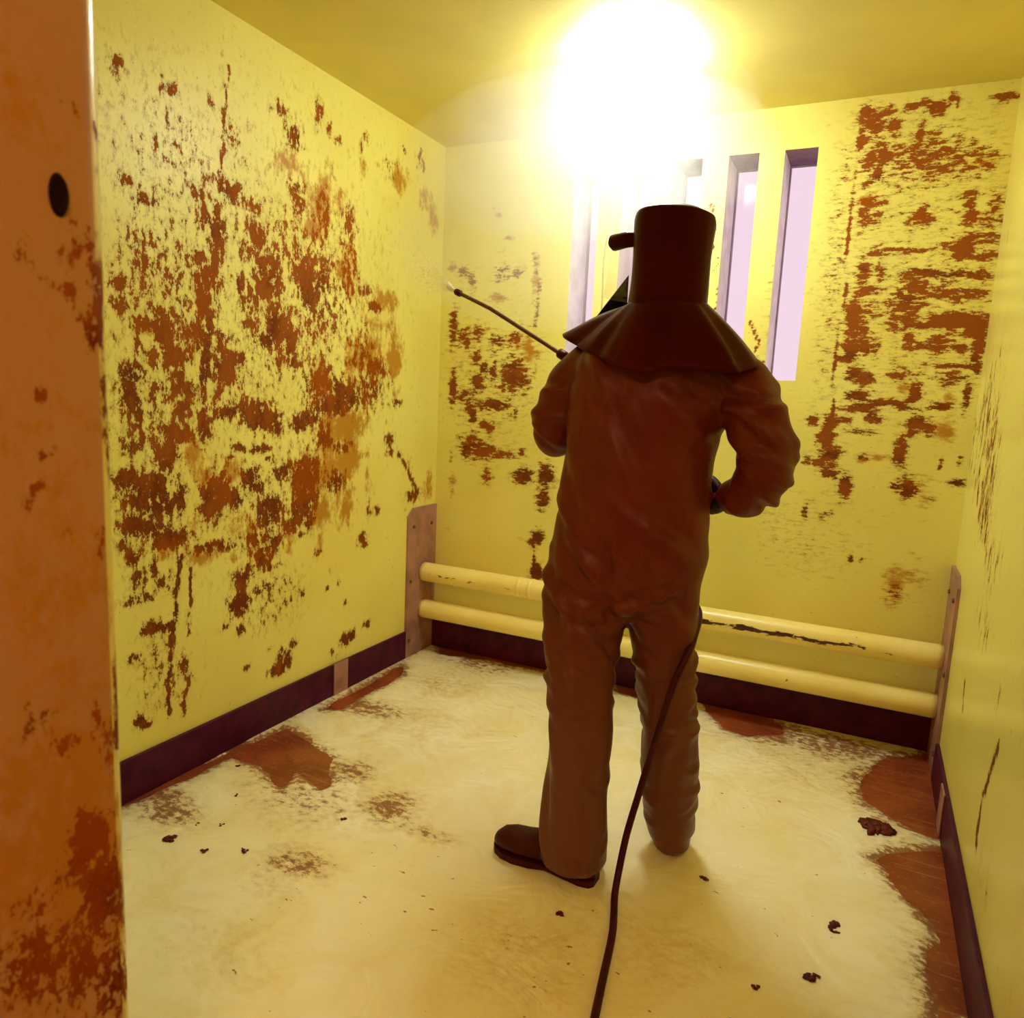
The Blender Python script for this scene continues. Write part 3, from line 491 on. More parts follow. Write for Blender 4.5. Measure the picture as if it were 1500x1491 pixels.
me = mesh_of('wall_back', vv + extra_v, me_f + extra_f)
d = strokes(U, V, BACK_STROKES, ellipses(U, V, BACK_DARK)); o = ellipses(U, V, BACK_ORANGE)
set_attr(me, 'dark', np.concatenate([d, np.zeros(len(extra_v))]))
set_attr(me, 'orange', np.concatenate([o, np.zeros(len(extra_v))]))
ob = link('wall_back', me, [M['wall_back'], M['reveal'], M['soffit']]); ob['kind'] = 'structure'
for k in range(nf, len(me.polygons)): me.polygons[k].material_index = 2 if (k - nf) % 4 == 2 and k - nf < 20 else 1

for k, (a, b) in enumerate(SLOTS):
    bm = bmesh.new()
    y0, y1, w = T - 0.035, T - 0.012, 0.006
    box_bm(bm, (a, y0, ZB), (a + w, y1, ZT)); box_bm(bm, (b - w, y0, ZB), (b, y1, ZT))
    box_bm(bm, (a + w, y0, ZT - w), (b - w, y1, ZT)); box_bm(bm, (a + w, y0, ZB), (b - w, y1, ZB + w))
    wo = link('window_%d' % (k + 1), from_bm(bm, 'window_frame'), M['frame']); wo['kind'] = 'structure'
    box('pane', (a + w, T - 0.026, ZB + w), (b - w, T - 0.022, ZT - w), M['glass'], parent=wo)

# front wall: rounded door reveal nearest the camera, lintel, right side
prof = [(XJ - 0.045 - 1.45, YF)]
R_ = 0.028
for k in range(7):
    a = math.pi / 2 * (1 - k / 6)
    prof.append((XJ - R_ + R_ * math.cos(a), YF - R_ + R_ * math.sin(a)))
prof += [(XJ, YF - R_ - 0.012 * i) for i in range(1, 25)]
prof += [(-0.2, prof[-1][1])]
zs3 = lines_between(0, H, 0.014)
n, k = len(prof), len(zs3)
vv = [(x, y, z) for x, y in prof for z in zs3]
ff = [(i * k + j, (i + 1) * k + j, (i + 1) * k + j + 1, i * k + j + 1) for i in range(n - 1) for j in range(k - 1)]
vv = [(max(x, 0.002), y, z) for x, y, z in vv]
me = mesh_of('wall_front', vv, ff)
U = np.array([y for x, y, z in vv]); V = np.array([z for x, y, z in vv])
near = np.array([1.0 if x > XJ - 0.05 else 0.0 for x, y, z in vv])
set_attr(me, 'dark', ellipses(U, V, JAMB_DARK) * near)
set_attr(me, 'orange', ellipses(U, V, JAMB_ORANGE) * near)
wf = link('wall_front', me, [M['jamb'], M['wall_right']], smooth=True); wf['kind'] = 'structure'
for i in range(6):  # inner face is cream; carried onto the rounded edge to stand for caught light
    for j in range(k - 1): me.polygons[i * (k - 1) + j].material_index = 1
YO = prof[-1][1]
box('lintel', (XJ, YO, 2.08), (2.22, YF, H - 0.002), M['jamb'], parent=wf)
box('door_side', (2.22, YO, 0.001), (W - 0.002, YF, H - 0.002), M['jamb'], parent=wf)
# oval bolt hole in the reveal: a sunk dark cup with a worn rim
bm = bmesh.new()
rings = []
for rr, dx in ((1.25, 0.0004), (1.12, 0.0030), (1.0, 0.0022), (0.85, 0.0008)):
    rings.append([(XJ + dx, -2.805 + 0.0085 * rr * math.cos(q), 1.525 + 0.0175 * rr * math.sin(q)) for q in [2 * math.pi * i / 28 for i in range(28)]])
loft_bm(bm, rings)
link('bolt_keep', from_bm(bm, 'bolt_keep'), M['guard'], wf, True)

# corridor outside the door
for nm, lo, hi in (('wall_corridor_end', (-0.24, -4.95, 0), (3.6, -4.8, H)), ('wall_corridor_left', (-0.24, -4.8, 0), (-0.2, YF - 0.3, H)), ('wall_corridor_right', (3.56, -4.8, 0), (3.6, YF - 0.3, H)), ('wall_corridor_near', (W + 0.2, YF - 0.3, 0), (3.6, YF - 0.2, H))):
    box(nm, lo, hi, M['corridor'])['kind'] = 'structure'

# skirting boards
bb = box('baseboard_left', (0.0, YF, 0.0), (0.014, -0.262, 0.145), M['baseboard'], 0.004); bb['kind'] = 'structure'
box('cover_plate', (0.0142, -0.83, 0.004), (0.020, -0.735, 0.149), M['steel'], 0.002, bb)
bb = box('baseboard_back', (0.0, -0.014, 0.0), (W, 0.0, 0.175), M['baseboard'], 0.004); bb['kind'] = 'structure'
bb = box('baseboard_right', (W - 0.014, YF, 0.0), (W, -0.262, 0.145), M['baseboard'], 0.004); bb['kind'] = 'structure'
box('cover_plate', (W - 0.020, -0.70, 0.004), (W - 0.0142, -0.61, 0.149), M['steel'], 0.002, bb)

# ------------------------------------------------------------------ heating pipes and end brackets
def bracket(x0, x1, side, label):
    root = empty('pipe_bracket', ((x0 + x1) / 2, -0.13, 0.0))
    bm = bmesh.new()
    # flat plate with a clipped top corner
    pr = [(-0.262, 0.0), (-0.001, 0.0), (-0.001, 0.775), (-0.215, 0.775), (-0.262, 0.735)]
    a = [bm.verts.new((x0, y, z)) for y, z in pr]; b = [bm.verts.new((x1, y, z)) for y, z in pr]
    bm.faces.new(a); bm.faces.new(b[::-1])
    for i in range(5): bm.faces.new((a[i], a[(i + 1) % 5], b[(i + 1) % 5], b[i]))
    under(link('plate', from_bm(bm, 'plate'), M['steel']), root)
    xf = x1 if side > 0 else x0
    for y, z in ((-0.215, 0.68), (-0.235, 0.40), (-0.235, 0.09), (-0.05, 0.68)):
        bm = bmesh.new()
        tube_bm(bm, [(xf, y, z), (xf + side * 0.004, y, z), (xf + side * 0.007, y, z)], [0.010, 0.010, 0.006], 6)
        under(link('bolt', from_bm(bm, 'bolt'), M['bolt']), root)
    tag(root, label, 'bracket', 'pipe end brackets')
bracket(0.0, 0.012, 1, 'brown steel pipe bracket in the corner by the heavily stained left wall')
bracket(W - 0.012, W, -1, 'brown steel pipe bracket on the right wall, seen nearly edge on')

def pipe(z, label, joint):
    root = empty('heating_pipe', (0.014, -0.11, z))
    bm = bmesh.new(); tube_bm(bm, [(x, -0.11, z) for x in np.linspace(0.0125, W - 0.0125, 120)], 0.049, 32)
    me = from_bm(bm, 'pipe')
    ch = [max(0.0, 0.74 - abs(v.co.z - (z - 0.004)) / 0.012 * 0.30) * (1.0 if v.co.y < -0.11 and joint else 0.55) * (1.0 if 1.3 < v.co.x < 2.1 else 0.6) for v in me.vertices]
    set_attr(me, 'chip', ch)
    under(link('pipe_length', me, M['pipe'], smooth=True), root)
    if joint:
        for jx in (0.56, 0.62):
            bm = bmesh.new(); tube_bm(bm, [(jx, -0.11, z), (jx + 0.004, -0.11, z), (jx + 0.016, -0.11, z), (jx + 0.02, -0.11, z)], [0.049, 0.0515, 0.0515, 0.049], 32)
            me = from_bm(bm, 'pipe_joint'); set_attr(me, 'chip', [0.0] * len(me.vertices))
            under(link('pipe_joint', me, M['pipe'], smooth=True), root)
    tag(root, label, 'pipe', 'heating pipes along the back wall')
pipe(0.430, 'upper yellow heating pipe with a line of chipped paint', True)
pipe(0.234, 'lower yellow heating pipe just above the dark skirting', False)

# thin painted cable between the two left window slots
tag(tube('wall_cable', catmull([(0.876, -0.004, 2.30), (0.870, -0.004, 2.12), (0.858, -0.004, 1.98), (0.862, -0.004, 1.80), (0.857, -0.004, 1.62), (0.860, -0.004, 1.45)], 8), 0.0035, M['cable'], 8),
    'thin wavy painted cable running down the wall between window slots', 'cable')

# ------------------------------------------------------------------ ceiling light
LX, LY, LZ = 1.16, -0.66, H
root = empty('ceiling_light', (LX, LY, LZ - 0.01))
def turned(prof, seg=36):
    bm = bmesh.new()
    loft_bm(bm, [[(LX + r * math.cos(q), LY + r * math.sin(q), z) for q in [2 * math.pi * i / seg for i in range(seg)]] for r, z in prof])
    return bm
under(link('mounting_ring', from_bm(turned([(0.12, H - 0.0008), (0.12, H - 0.010)]), 'mounting_ring'), M['ceiling'], smooth=True), root)
under(link('opal_bowl', from_bm(turned([(0.150, H - 0.0105), (0.178, H - 0.016), (0.186, H - 0.030), (0.176, H - 0.050), (0.140, H - 0.068), (0.08, H - 0.078), (0.01, H - 0.081)]), 'opal_bowl'), M['opal'], smooth=True), root)
tag(root, 'glaring shallow opal bowl light flush against the ceiling', 'light')

# added unseen warm fill outside the door: reddens shadows, lights the jamb
t = NT('corridor_fill_glow')
em = t.n('ShaderNodeEmission'); em.inputs['Color'].default_value = (*CORRIDOR_FILL_COLOR, 1)
em.inputs['Strength'].default_value = CORRIDOR_FILL_STRENGTH
t.l(em.outputs[0], t.out.inputs['Surface'])
root = empty('added_corridor_fill', (2.35, -4.15, H - 0.05))
under(box('fill_tray', (2.0, -4.32, H - 0.03), (2.7, -3.98, H - 0.001), M['frame'], 0.004), root)
under(box('fill_diffuser', (2.03, -4.29, H - 0.07), (2.67, -4.01, H - 0.031), t.mat, 0.012), root)
tag(root, 'added unseen warm orange fill light outside the cell door', 'light')

# ------------------------------------------------------------------ foam on the floor
def poly_sdf(px, py, poly):
    inside = np.zeros(px.shape, bool); best = np.full(px.shape, 9.0)
    for (x0, y0), (x1, y1) in zip(poly, poly[1:] + poly[:1]):
        cond = ((y0 > py) != (y1 > py)) & (px < (x1 - x0) * (py - y0) / (y1 - y0 + 1e-12) + x0)
        inside ^= cond
        dx, dy = x1 - x0, y1 - y0
        k = np.clip(((px - x0) * dx + (py - y0) * dy) / (dx * dx + dy * dy + 1e-12), 0, 1)
        best = np.minimum(best, np.hypot(px - x0 - k * dx, py - y0 - k * dy))
    return np.where(inside, -best, best)

fx = lines_between(0.016, W - 0.016, 0.013); fy = lines_between(-2.7, -0.018, 0.013)
vv, ff, U, V = sheet(fx, fy, lambda a, b: (a, b, 0.0))
sd = np.full(U.shape, 9.0)
for P in BARE: sd = np.minimum(sd, poly_sdf(U, V, P))
wob = np.array([noise.fractal(Vector((a * 9, b * 9, 3.1)), 1.0, 2.0, 4) for a, b in zip(U, V)])
wav = np.array([noise.noise(Vector((a * 3.1, b * 3.1, 7.7))) for a, b in zip(U, V)])
edge = np.clip((sd + wob * 0.022) / 0.03, -1, 1)
hgt = np.where(edge > 0, 0.006 * np.sqrt(np.clip(edge, 0, 1)), 0.006 * edge) + np.where(edge > 0, 0.0022 * wav * np.clip(edge, 0, 1), 0)
thin = ellipses(U, V, THIN)
thin = np.maximum(thin, 0.66 * np.exp(-np.clip(sd, 0, 9) / 0.045))
thin = np.maximum(thin, 0.40 * np.exp(-(U - 0.016) / 0.06))
thin = np.maximum(thin, 0.42 * np.exp(-(-0.018 - V) / 0.10) * (1 + wav * 0.6))
for i, h in enumerate(hgt): vv[i] = (vv[i][0], vv[i][1], float(h))
ff = [f for f in ff if max(hgt[f[0]], hgt[f[1]], hgt[f[2]], hgt[f[3]]) > -0.0005]
me = mesh_of('soap_foam', vv, ff); set_attr(me, 'thin', thin)
fo = link('soap_foam', me, M['foam'], smooth=True)
tag(fo, 'pale soapy water and foam spread over the brown floor', 'foam', kind='stuff')

# ------------------------------------------------------------------ lumps of debris on the floor
def lump(x, y, r, seed, label):
    rnd = random.Random(seed)
    bm = bmesh.new()
    for k in range(3 if r < 0.012 else 6 if r < 0.03 else 18):
        a = rnd.random() * 6.28; q = rnd.random() ** 0.6 * r * 0.75
        c = Vector((x + math.cos(a) * q, y + math.sin(a) * q, 0.007 + rnd.random() * r * 0.06))
        ret = bmesh.ops.create_icosphere(bm, subdivisions=2, radius=1.0)
        s = Vector((rnd.uniform(0.22, 0.55) * r, rnd.uniform(0.15, 0.38) * r, rnd.uniform(0.10, 0.20) * r))
        rot = Matrix.Rotation(rnd.random() * 3.1, 3, 'Z')
        for v in ret['verts']:
            p = Vector((v.co.x * s.x, v.co.y * s.y, v.co.z * s.z))
            p *= 1 + 0.9 * noise.noise(v.co * 2.6 + Vector((seed, k, 0)))
            v.co = rot @ p + c
    me = from_bm(bm, 'debris_lump')
    o = link('debris_lump', me, M['debris'], smooth=True)
    tag(o, label, 'debris', 'lumps of sodden debris on the foamy floor')
DL = ['largest ragged brown lump, near the foam tongue by the right wall', 'brown crumbly lump between the largest lump and the camera',
      'dark brown lump low in the right foreground foam', 'small reddish scrap at the very front of the foam',
      'brown scrap on the floor in front of the left shoe', 'thin brown sliver on the foam right of the hose',
      'rightmost of the three dark lumps in a row on the left foam', 'middle one of the three dark lumps in a row on the left foam',
      'widest of the three lumps on the left foam, nearest the door jamb', 'right one of two small specks above the row of three lumps',
      'left one of two small specks above the row of three lumps', 'speck at the rim of the bare brown patch by the left wall',
      'lone brown speck in the middle of the thin foam', 'tiny speck between the bare patch and the row of lumps']
for i, (x, y, r) in enumerate(DEBRIS): lump(x, y, r, i + 3, DL[i])

# ------------------------------------------------------------------ the worker
SX = Vector((0.965, 0.263, 0.0)); DX = Vector((-0.263, 0.965, 0.0))
def ring(cx, cy, cz, a, b, seg=28, p=2.0, tilt=(0, 0)):
    c = Vector((cx, cy, cz)); out = []
    for i in range(seg):
        q = 2 * math.pi * i / seg
        u, w = math.cos(q), math.sin(q)
        k = (abs(u) ** p + abs(w) ** p) ** (-1 / p)
        out.append(c + SX * (u * k * a) + DX * (w * k * b) + Vector((0, 0, tilt[0] * u * k + tilt[1] * w * k)))
    return out

TORSO = [(1.521, -1.33, 1.589, 0.063, 0.063), (1.522, -1.33, 1.548, 0.095, 0.085), (1.512, -1.335, 1.505, 0.185, 0.110), (1.510, -1.34, 1.437, 0.228, 0.138), (1.499, -1.345, 1.346, 0.222, 0.150), (1.477, -1.345, 1.254, 0.202, 0.150), (1.468, -1.345, 1.141, 0.202, 0.150), (1.461, -1.34, 1.025, 0.213, 0.158), (1.455, -1.33, 0.906, 0.217, 0.165), (1.450, -1.330, 0.850, 0.205, 0.150), (1.452, -1.335, 0.790, 0.150, 0.120), (1.452, -1.335, 0.750, 0.070, 0.080)]
LLEG = [(1.357, -1.35, 0.936, 0.12, 0.132), (1.355, -1.36, 0.838, 0.122, 0.134), (1.354, -1.37, 0.742, 0.117, 0.123), (1.357, -1.385, 0.643, 0.107, 0.108), (1.364, -1.4, 0.552, 0.095, 0.098), (1.379, -1.425, 0.359, 0.091, 0.093), (1.386, -1.44, 0.213, 0.091, 0.096), (1.387, -1.45, 0.107, 0.098, 0.106), (1.392, -1.452, 0.045, 0.097, 0.104)]
RLEG = [(1.543, -1.31, 0.954, 0.121, 0.133), (1.549, -1.3, 0.855, 0.109, 0.12), (1.551, -1.29, 0.756, 0.098, 0.106), (1.56, -1.275, 0.652, 0.088, 0.095), (1.573, -1.26, 0.549, 0.088, 0.092), (1.586, -1.245, 0.442, 0.087, 0.092), (1.596, -1.235, 0.334, 0.086, 0.092), (1.6, -1.225, 0.224, 0.083, 0.090), (1.607, -1.215, 0.11, 0.076, 0.088), (1.613, -1.205, 0.054, 0.064, 0.080), (1.616, -1.200, 0.022, 0.052, 0.070)]
RARM = [(1.650, -1.33, 1.455), (1.725, -1.34, 1.400), (1.765, -1.355, 1.323), (1.795, -1.365, 1.249), (1.805, -1.35, 1.190), (1.765, -1.305, 1.125), (1.705, -1.255, 1.098)]
RARM_R = [0.070, 0.076, 0.074, 0.072, 0.071, 0.062, 0.050]
LARM = [(1.320, -1.33, 1.452), (1.262, -1.335, 1.393), (1.223, -1.335, 1.315), (1.206, -1.31, 1.245), (1.203, -1.25, 1.245), (1.195, -1.15, 1.300), (1.187, -1.06, 1.352)]
LARM_R = [0.064, 0.068, 0.068, 0.064, 0.061, 0.055, 0.046]

person = empty('person', (1.50, -1.33, 0.0))
bm = bmesh.new()
loft_bm(bm, [ring(*r) for r in TORSO[::-1]])
def spline_rings(rows, n=4):
    arr = [tuple(r) for r in rows]; out = []
    for i in range(len(arr) - 1):
        for k in range(n):
            f = k / n; out.append(tuple(x + (y - x) * f for x, y in zip(arr[i], arr[i + 1])))
    out.append(arr[-1]); return out
loft_bm(bm, [ring(*r) for r in spline_rings(LLEG)])
loft_bm(bm, [ring(*r) for r in spline_rings(RLEG)])
def arm(pts, rad):
    cp = catmull(pts, 5)
    rr = np.interp(np.linspace(0, len(rad) - 1, len(cp)), range(len(rad)), rad)
    tube_bm(bm, cp, list(rr), 22)
arm(RARM, RARM_R); arm(LARM, LARM_R)
me = remeshed(bm, 0.0075, 12, 0.5)

def crease(me):
    """cloth folds: soft ridges and valleys laid over the surface, crosswise at joints and hems, lengthwise on thighs and back"""
    n = len(me.vertices)
    co = np.empty(n * 3); me.vertices.foreach_get('co', co); co = co.reshape(-1, 3)
    no = np.empty(n * 3); me.vertices.foreach_get('normal', no); no = no.reshape(-1, 3)
    d = np.zeros(n)
    rnd = random.Random(21)
    def ridge(c, nv, ext, w, amp):
        nonlocal d
        rel = co - np.array(c)
        nv = np.array(Vector(nv).normalized())
        q = rel @ nv
        bend = (rel * rel).sum(1)
        d += amp * np.exp(-bend / ext ** 2) * (np.exp(-(q / w) ** 2) - 0.6 * np.exp(-((q - 1.9 * w) / w) ** 2))
    def scatter(k, lo, hi, axis, tilt, ext, w, amp):
        sel = np.where(((co > np.array(lo)) & (co < np.array(hi))).all(1))[0]
        for _ in range(k):
            c = co[rnd.choice(sel)]
            nv = Vector(axis) + Vector((rnd.uniform(-tilt, tilt), rnd.uniform(-tilt, tilt), rnd.uniform(-tilt, tilt)))
            ridge(c, nv, rnd.uniform(0.7, 1.2) * ext, rnd.uniform(0.8, 1.3) * w, rnd.choice((-1, 1, 1)) * rnd.uniform(0.6, 1.0) * amp)
    big = 9.0
    # left leg, right leg
    scatter(16, (1.20, -big, 0.38), (1.46, big, 0.62), (0.3, 0, 1), 0.5, 0.08, 0.011, 0.0075)
    scatter(16, (1.47, -big, 0.38), (1.70, big, 0.62), (-0.3, 0, 1), 0.5, 0.08, 0.011, 0.0075)
    scatter(12, (1.20, -big, 0.05), (1.47, big, 0.30), (0.8, 0, 0.5), 0.4, 0.11, 0.014, 0.007)
    scatter(26, (1.48, -big, 0.02), (1.72, big, 0.30), (0.1, 0, 1), 0.5, 0.06, 0.010, 0.0075)
    scatter(14, (1.20, -big, 0.62), (1.72, big, 0.82), (0.5, 0, 0.8), 0.5, 0.12, 0.015, 0.010)
    # long drape on the thighs and shins
    scatter(10, (1.20, -big, 0.15), (1.46, -1.40, 0.90), (1, 0, 0.25), 0.25, 0.20, 0.016, 0.007)
    scatter(10, (1.48, -big, 0.15), (1.70, -1.28, 0.90), (1, 0, -0.25), 0.25, 0.20, 0.016, 0.007)
    # seat and waist
    scatter(10, (1.24, -big, 0.80), (1.68, -1.36, 1.02), (0.7, 0, 0.7), 0.4, 0.14, 0.018, 0.009)
    scatter(9, (1.25, -big, 1.02), (1.68, -1.36, 1.35), (1, 0, 0.3), 0.5, 0.20, 0.022, 0.007)
    scatter(8, (1.25, -big, 1.30), (1.75, -1.36, 1.44), (0.8, 0, 0.6), 0.5, 0.14, 0.018, 0.007)
    # sleeves
    scatter(22, (1.71, -big, 1.06), (big, big, 1.30), (0.5, 0.2, 0.8), 0.6, 0.07, 0.012, 0.011)
    scatter(10, (1.70, -big, 1.28), (big, big, 1.45), (0.4, 0, 1), 0.5, 0.09, 0.014, 0.009)
    scatter(18, (-big, -big, 1.18), (1.27, big, 1.42), (0.2, 0.3, 1), 0.6, 0.07, 0.012, 0.010)
    # named folds: centre back seam running into the crotch, sling under the left seat
    for z in np.arange(0.76, 1.0, 0.03):
        rel = co - np.array((1.452, -1.48, z))
        d -= 0.007 * np.exp(-(rel[:, 0] / 0.012) ** 2 - (rel[:, 2] / 0.03) ** 2) * (co[:, 1] < -1.34)
    ridge((1.36, -1.48, 0.80), (0.45, 0, 1), 0.15, 0.014, 0.012)
    ridge((1.56, -1.42, 0.83), (-0.5, 0, 1), 0.13, 0.014, 0.010)
    ridge((1.60, -1.40, 0.80), (1.0, 0, 0.45), 0.16, 0.016, 0.011)
    d = np.clip(d, -0.022, 0.020)
    lift = np.clip((co[:, 2] - 0.03) / 0.05, 0.15, 1)
    co = co + no * (d * lift)[:, None]
    me.vertices.foreach_set('co', co.ravel()); me.update()
crease(me)
cov = under(link('coverall', me, M['cloth'], smooth=True), person)
cov['label'] = 'loose dark brown coverall'

# hem stitching band at the left trouser cuff
# hidden body: head, neck and chest as one surface
FD = Vector((-0.62, 0.785, 0.0)).normalized(); FS = Vector((FD.y, -FD.x, 0))
HC = Vector((1.512, -1.328, 1.690))
bm = bmesh.new()
loft_bm(bm, [ring(x, y, z, a * 0.78, b * 0.78) for x, y, z, a, b in TORSO[2:7][::-1]] + [ring(1.517, -1.33, 1.53, 0.06, 0.058), ring(1.515, -1.33, 1.60, 0.055, 0.058)])
hr = []
for z, a, b, off in ((-0.105, 0.035, 0.045, 0.012), (-0.085, 0.052, 0.066, 0.012), (-0.05, 0.064, 0.080, 0.006), (0.0, 0.072, 0.086, 0.0), (0.045, 0.074, 0.087, -0.004), (0.08, 0.062, 0.072, -0.006), (0.10, 0.038, 0.045, -0.006), (0.108, 0.012, 0.015, -0.006)):
    hr.append([HC + Vector((0, 0, z)) + FS * (math.cos(q) * a) + FD * (math.sin(q) * b + off) for q in [2 * math.pi * i / 24 for i in range(24)]])
loft_bm(bm, hr)
def blob(c, r, sc=(1, 1, 1)):
    ret = bmesh.ops.create_icosphere(bm, subdivisions=2, radius=r)
    for v in ret['verts']:
        v.co = c + FS * (v.co.x * sc[0]) + FD * (v.co.y * sc[1]) + Vector((0, 0, v.co.z * sc[2]))
blob(HC + FD * 0.090 + Vector((0, 0, -0.018)), 0.014, (0.9, 1.2, 1.3)); blob(HC + FD * 0.086 + Vector((0, 0, 0.006)), 0.010, (0.8, 1, 2.0))
blob(HC + FD * 0.078 + Vector((0, 0, 0.026)), 0.016, (2.4, 0.8, 0.5))
blob(HC + FD * 0.079 + Vector((0, 0, -0.052)), 0.011, (1.9, 0.9, 0.55)); blob(HC + FD * 0.070 + Vector((0, 0, -0.088)), 0.018, (1.2, 0.9, 0.8))
for s in (-1, 1):
    blob(HC + FS * (s * 0.074) - FD * 0.005 + Vector((0, 0, -0.005)), 0.026, (0.25, 0.6, 1.0))
    blob(HC + FS * (s * 0.040) + FD * 0.068 + Vector((0, 0, -0.022)), 0.020, (1, 0.6, 0.8))
body = under(link('body', remeshed(bm, 0.005, 3, 0.5), M['skin'], smooth=True), person)
for s in (-1, 1):
    bm = bmesh.new(); bmesh.ops.create_icosphere(bm, subdivisions=2, radius=0.011)
    for v in bm.verts: v.co = v.co + HC + FS * (s * 0.030) + FD * 0.076 + Vector((0, 0, 0.006))
    under(link('eye', from_bm(bm, 'eye'), M['frame'], smooth=True), person)

# hood: stiff flat-topped back and crown, open towards the face
HOOD = [(1.519, -1.33, 1.560, 0.099, 0.095), (1.515, -1.33, 1.601, 0.100, 0.098), (1.517, -1.33, 1.650, 0.099, 0.099), (1.518, -1.33, 1.719, 0.099, 0.099), (1.519, -1.33, 1.771, 0.101, 0.100), (1.520, -1.33, 1.806, 0.103, 0.101), (1.520, -1.33, 1.820, 0.100, 0.098)]
rows = spline_rings(HOOD, 3)
seg = 64
bm = bmesh.new()
rv = []
for (x, y, z, a, b) in rows:
    rr = ring(x, y, z, a, b, seg, 2.5)
    for i, p in enumerate(rr):
        q = 2 * math.pi * i / seg
        p += (p - Vector((x, y, p.z))).normalized() * 0.004 * noise.noise(Vector((math.cos(q) * 2, math.sin(q) * 2, z * 6)))
        if z > 1.80: p.z += 0.010 * math.cos(q + 2.3)
    rv.append([bm.verts.new(p) for p in rr])
for j in range(len(rv) - 1):
    zc = (rows[j][2] + rows[j + 1][2]) / 2
    for i in range(seg):
        mid = (rv[j][i].co + rv[j][(i + 1) % seg].co) / 2 - Vector((1.517, -1.33, 0)); mid.z = 0
        if mid.normalized().dot(FD) > 0.62 and zc < 1.775: continue
        bm.faces.new((rv[j][i], rv[j][(i + 1) % seg], rv[j + 1][(i + 1) % seg], rv[j + 1][i]))
top = rv[-1]
ins = [bm.verts.new(Vector((1.520, -1.33, 1.832)) * 0.30 + v.co * 0.70 + Vector((0, 0, 0.006 + 0.006 * math.cos(2 * math.pi * i / seg * 1 + 1.2)))) for i, v in enumerate(top)]
for i in range(seg): bm.faces.new((top[i], top[(i + 1) % seg], ins[(i + 1) % seg], ins[i]))
bm.faces.new(ins)
bmesh.ops.delete(bm, geom=[v for v in bm.verts if not v.link_faces], context='VERTS')
hood = under(link('hood', from_bm(bm, 'hood'), M['hood'], smooth=True), person)
sm = hood.modifiers.new('thickness', 'SOLIDIFY'); sm.thickness = 0.004; sm.offset = 0
hood['label'] = 'stiff flat-topped dark protective hood'
hood.data.polygons.foreach_set('use_smooth', [True] * len(hood.data.polygons))

# visor sheet, chin guard and hinge knobs
AX = Vector((1.517, -1.33, 0))
def around(ang, r, z):   # angle from the facing direction, positive towards image left
    return AX + (FD * math.cos(ang) - FS * math.sin(ang)) * r + Vector((0, 0, z))
def curved(name, angs, zr, mat, thick, parent):
    bm = bmesh.new(); g = []
    for a in angs:
        col = []
        for k in range(7):
            f = k / 6; z0, z1, r0, r1 = zr(a); col.append(bm.verts.new(around(a, r0 + (r1 - r0) * f, z0 + (z1 - z0) * f)))
        g.append(col)
    for i in range(len(g) - 1):
        for k in range(6): bm.faces.new((g[i][k], g[i + 1][k], g[i + 1][k + 1], g[i][k + 1]))
    o = link(name, from_bm(bm, name), mat, smooth=True)
    s = o.modifiers.new('thickness', 'SOLIDIFY'); s.thickness = thick; s.offset = 0
    return under(o, parent)
vis = curved('visor', np.linspace(-0.95, 0.95, 25), lambda a: (1.625, 1.800, 0.178, 0.158), M['visor'], 0.0015, person)
def guard_shape(a):
    u = abs(a)
    if u < 0.22: return (1.570, 1.628, 0.215, 0.196)
    k = (u - 0.22) / 0.42
    return (1.570, 1.705 - 0.125 * k, 0.225 + 0.02 * k, 0.196 + 0.03 * k)
cg = curved('chin_guard', [-0.64, -0.54, -0.44, -0.34, -0.24, -0.221, -0.219, -0.1, 0.0, 0.1, 0.219, 0.221, 0.24, 0.34, 0.44, 0.54, 0.64], guard_shape, M['guard'], 0.003, person)
for s in (-1, 1):
    bm = bmesh.new()
    p0 = around(s * 0.98, 0.085, 1.772); p1 = around(s * 0.88, 0.125, 1.776); p2 = around(s * 0.80, 0.168, 1.772); p3 = around(s * 0.78, 0.176, 1.770)
    tube_bm(bm, [p0, p1, p2, p3], [0.017, 0.021, 0.022, 0.013], 14)
    under(link('hinge_knob', from_bm(bm, 'hinge_knob'), M['hood'], smooth=True), person)

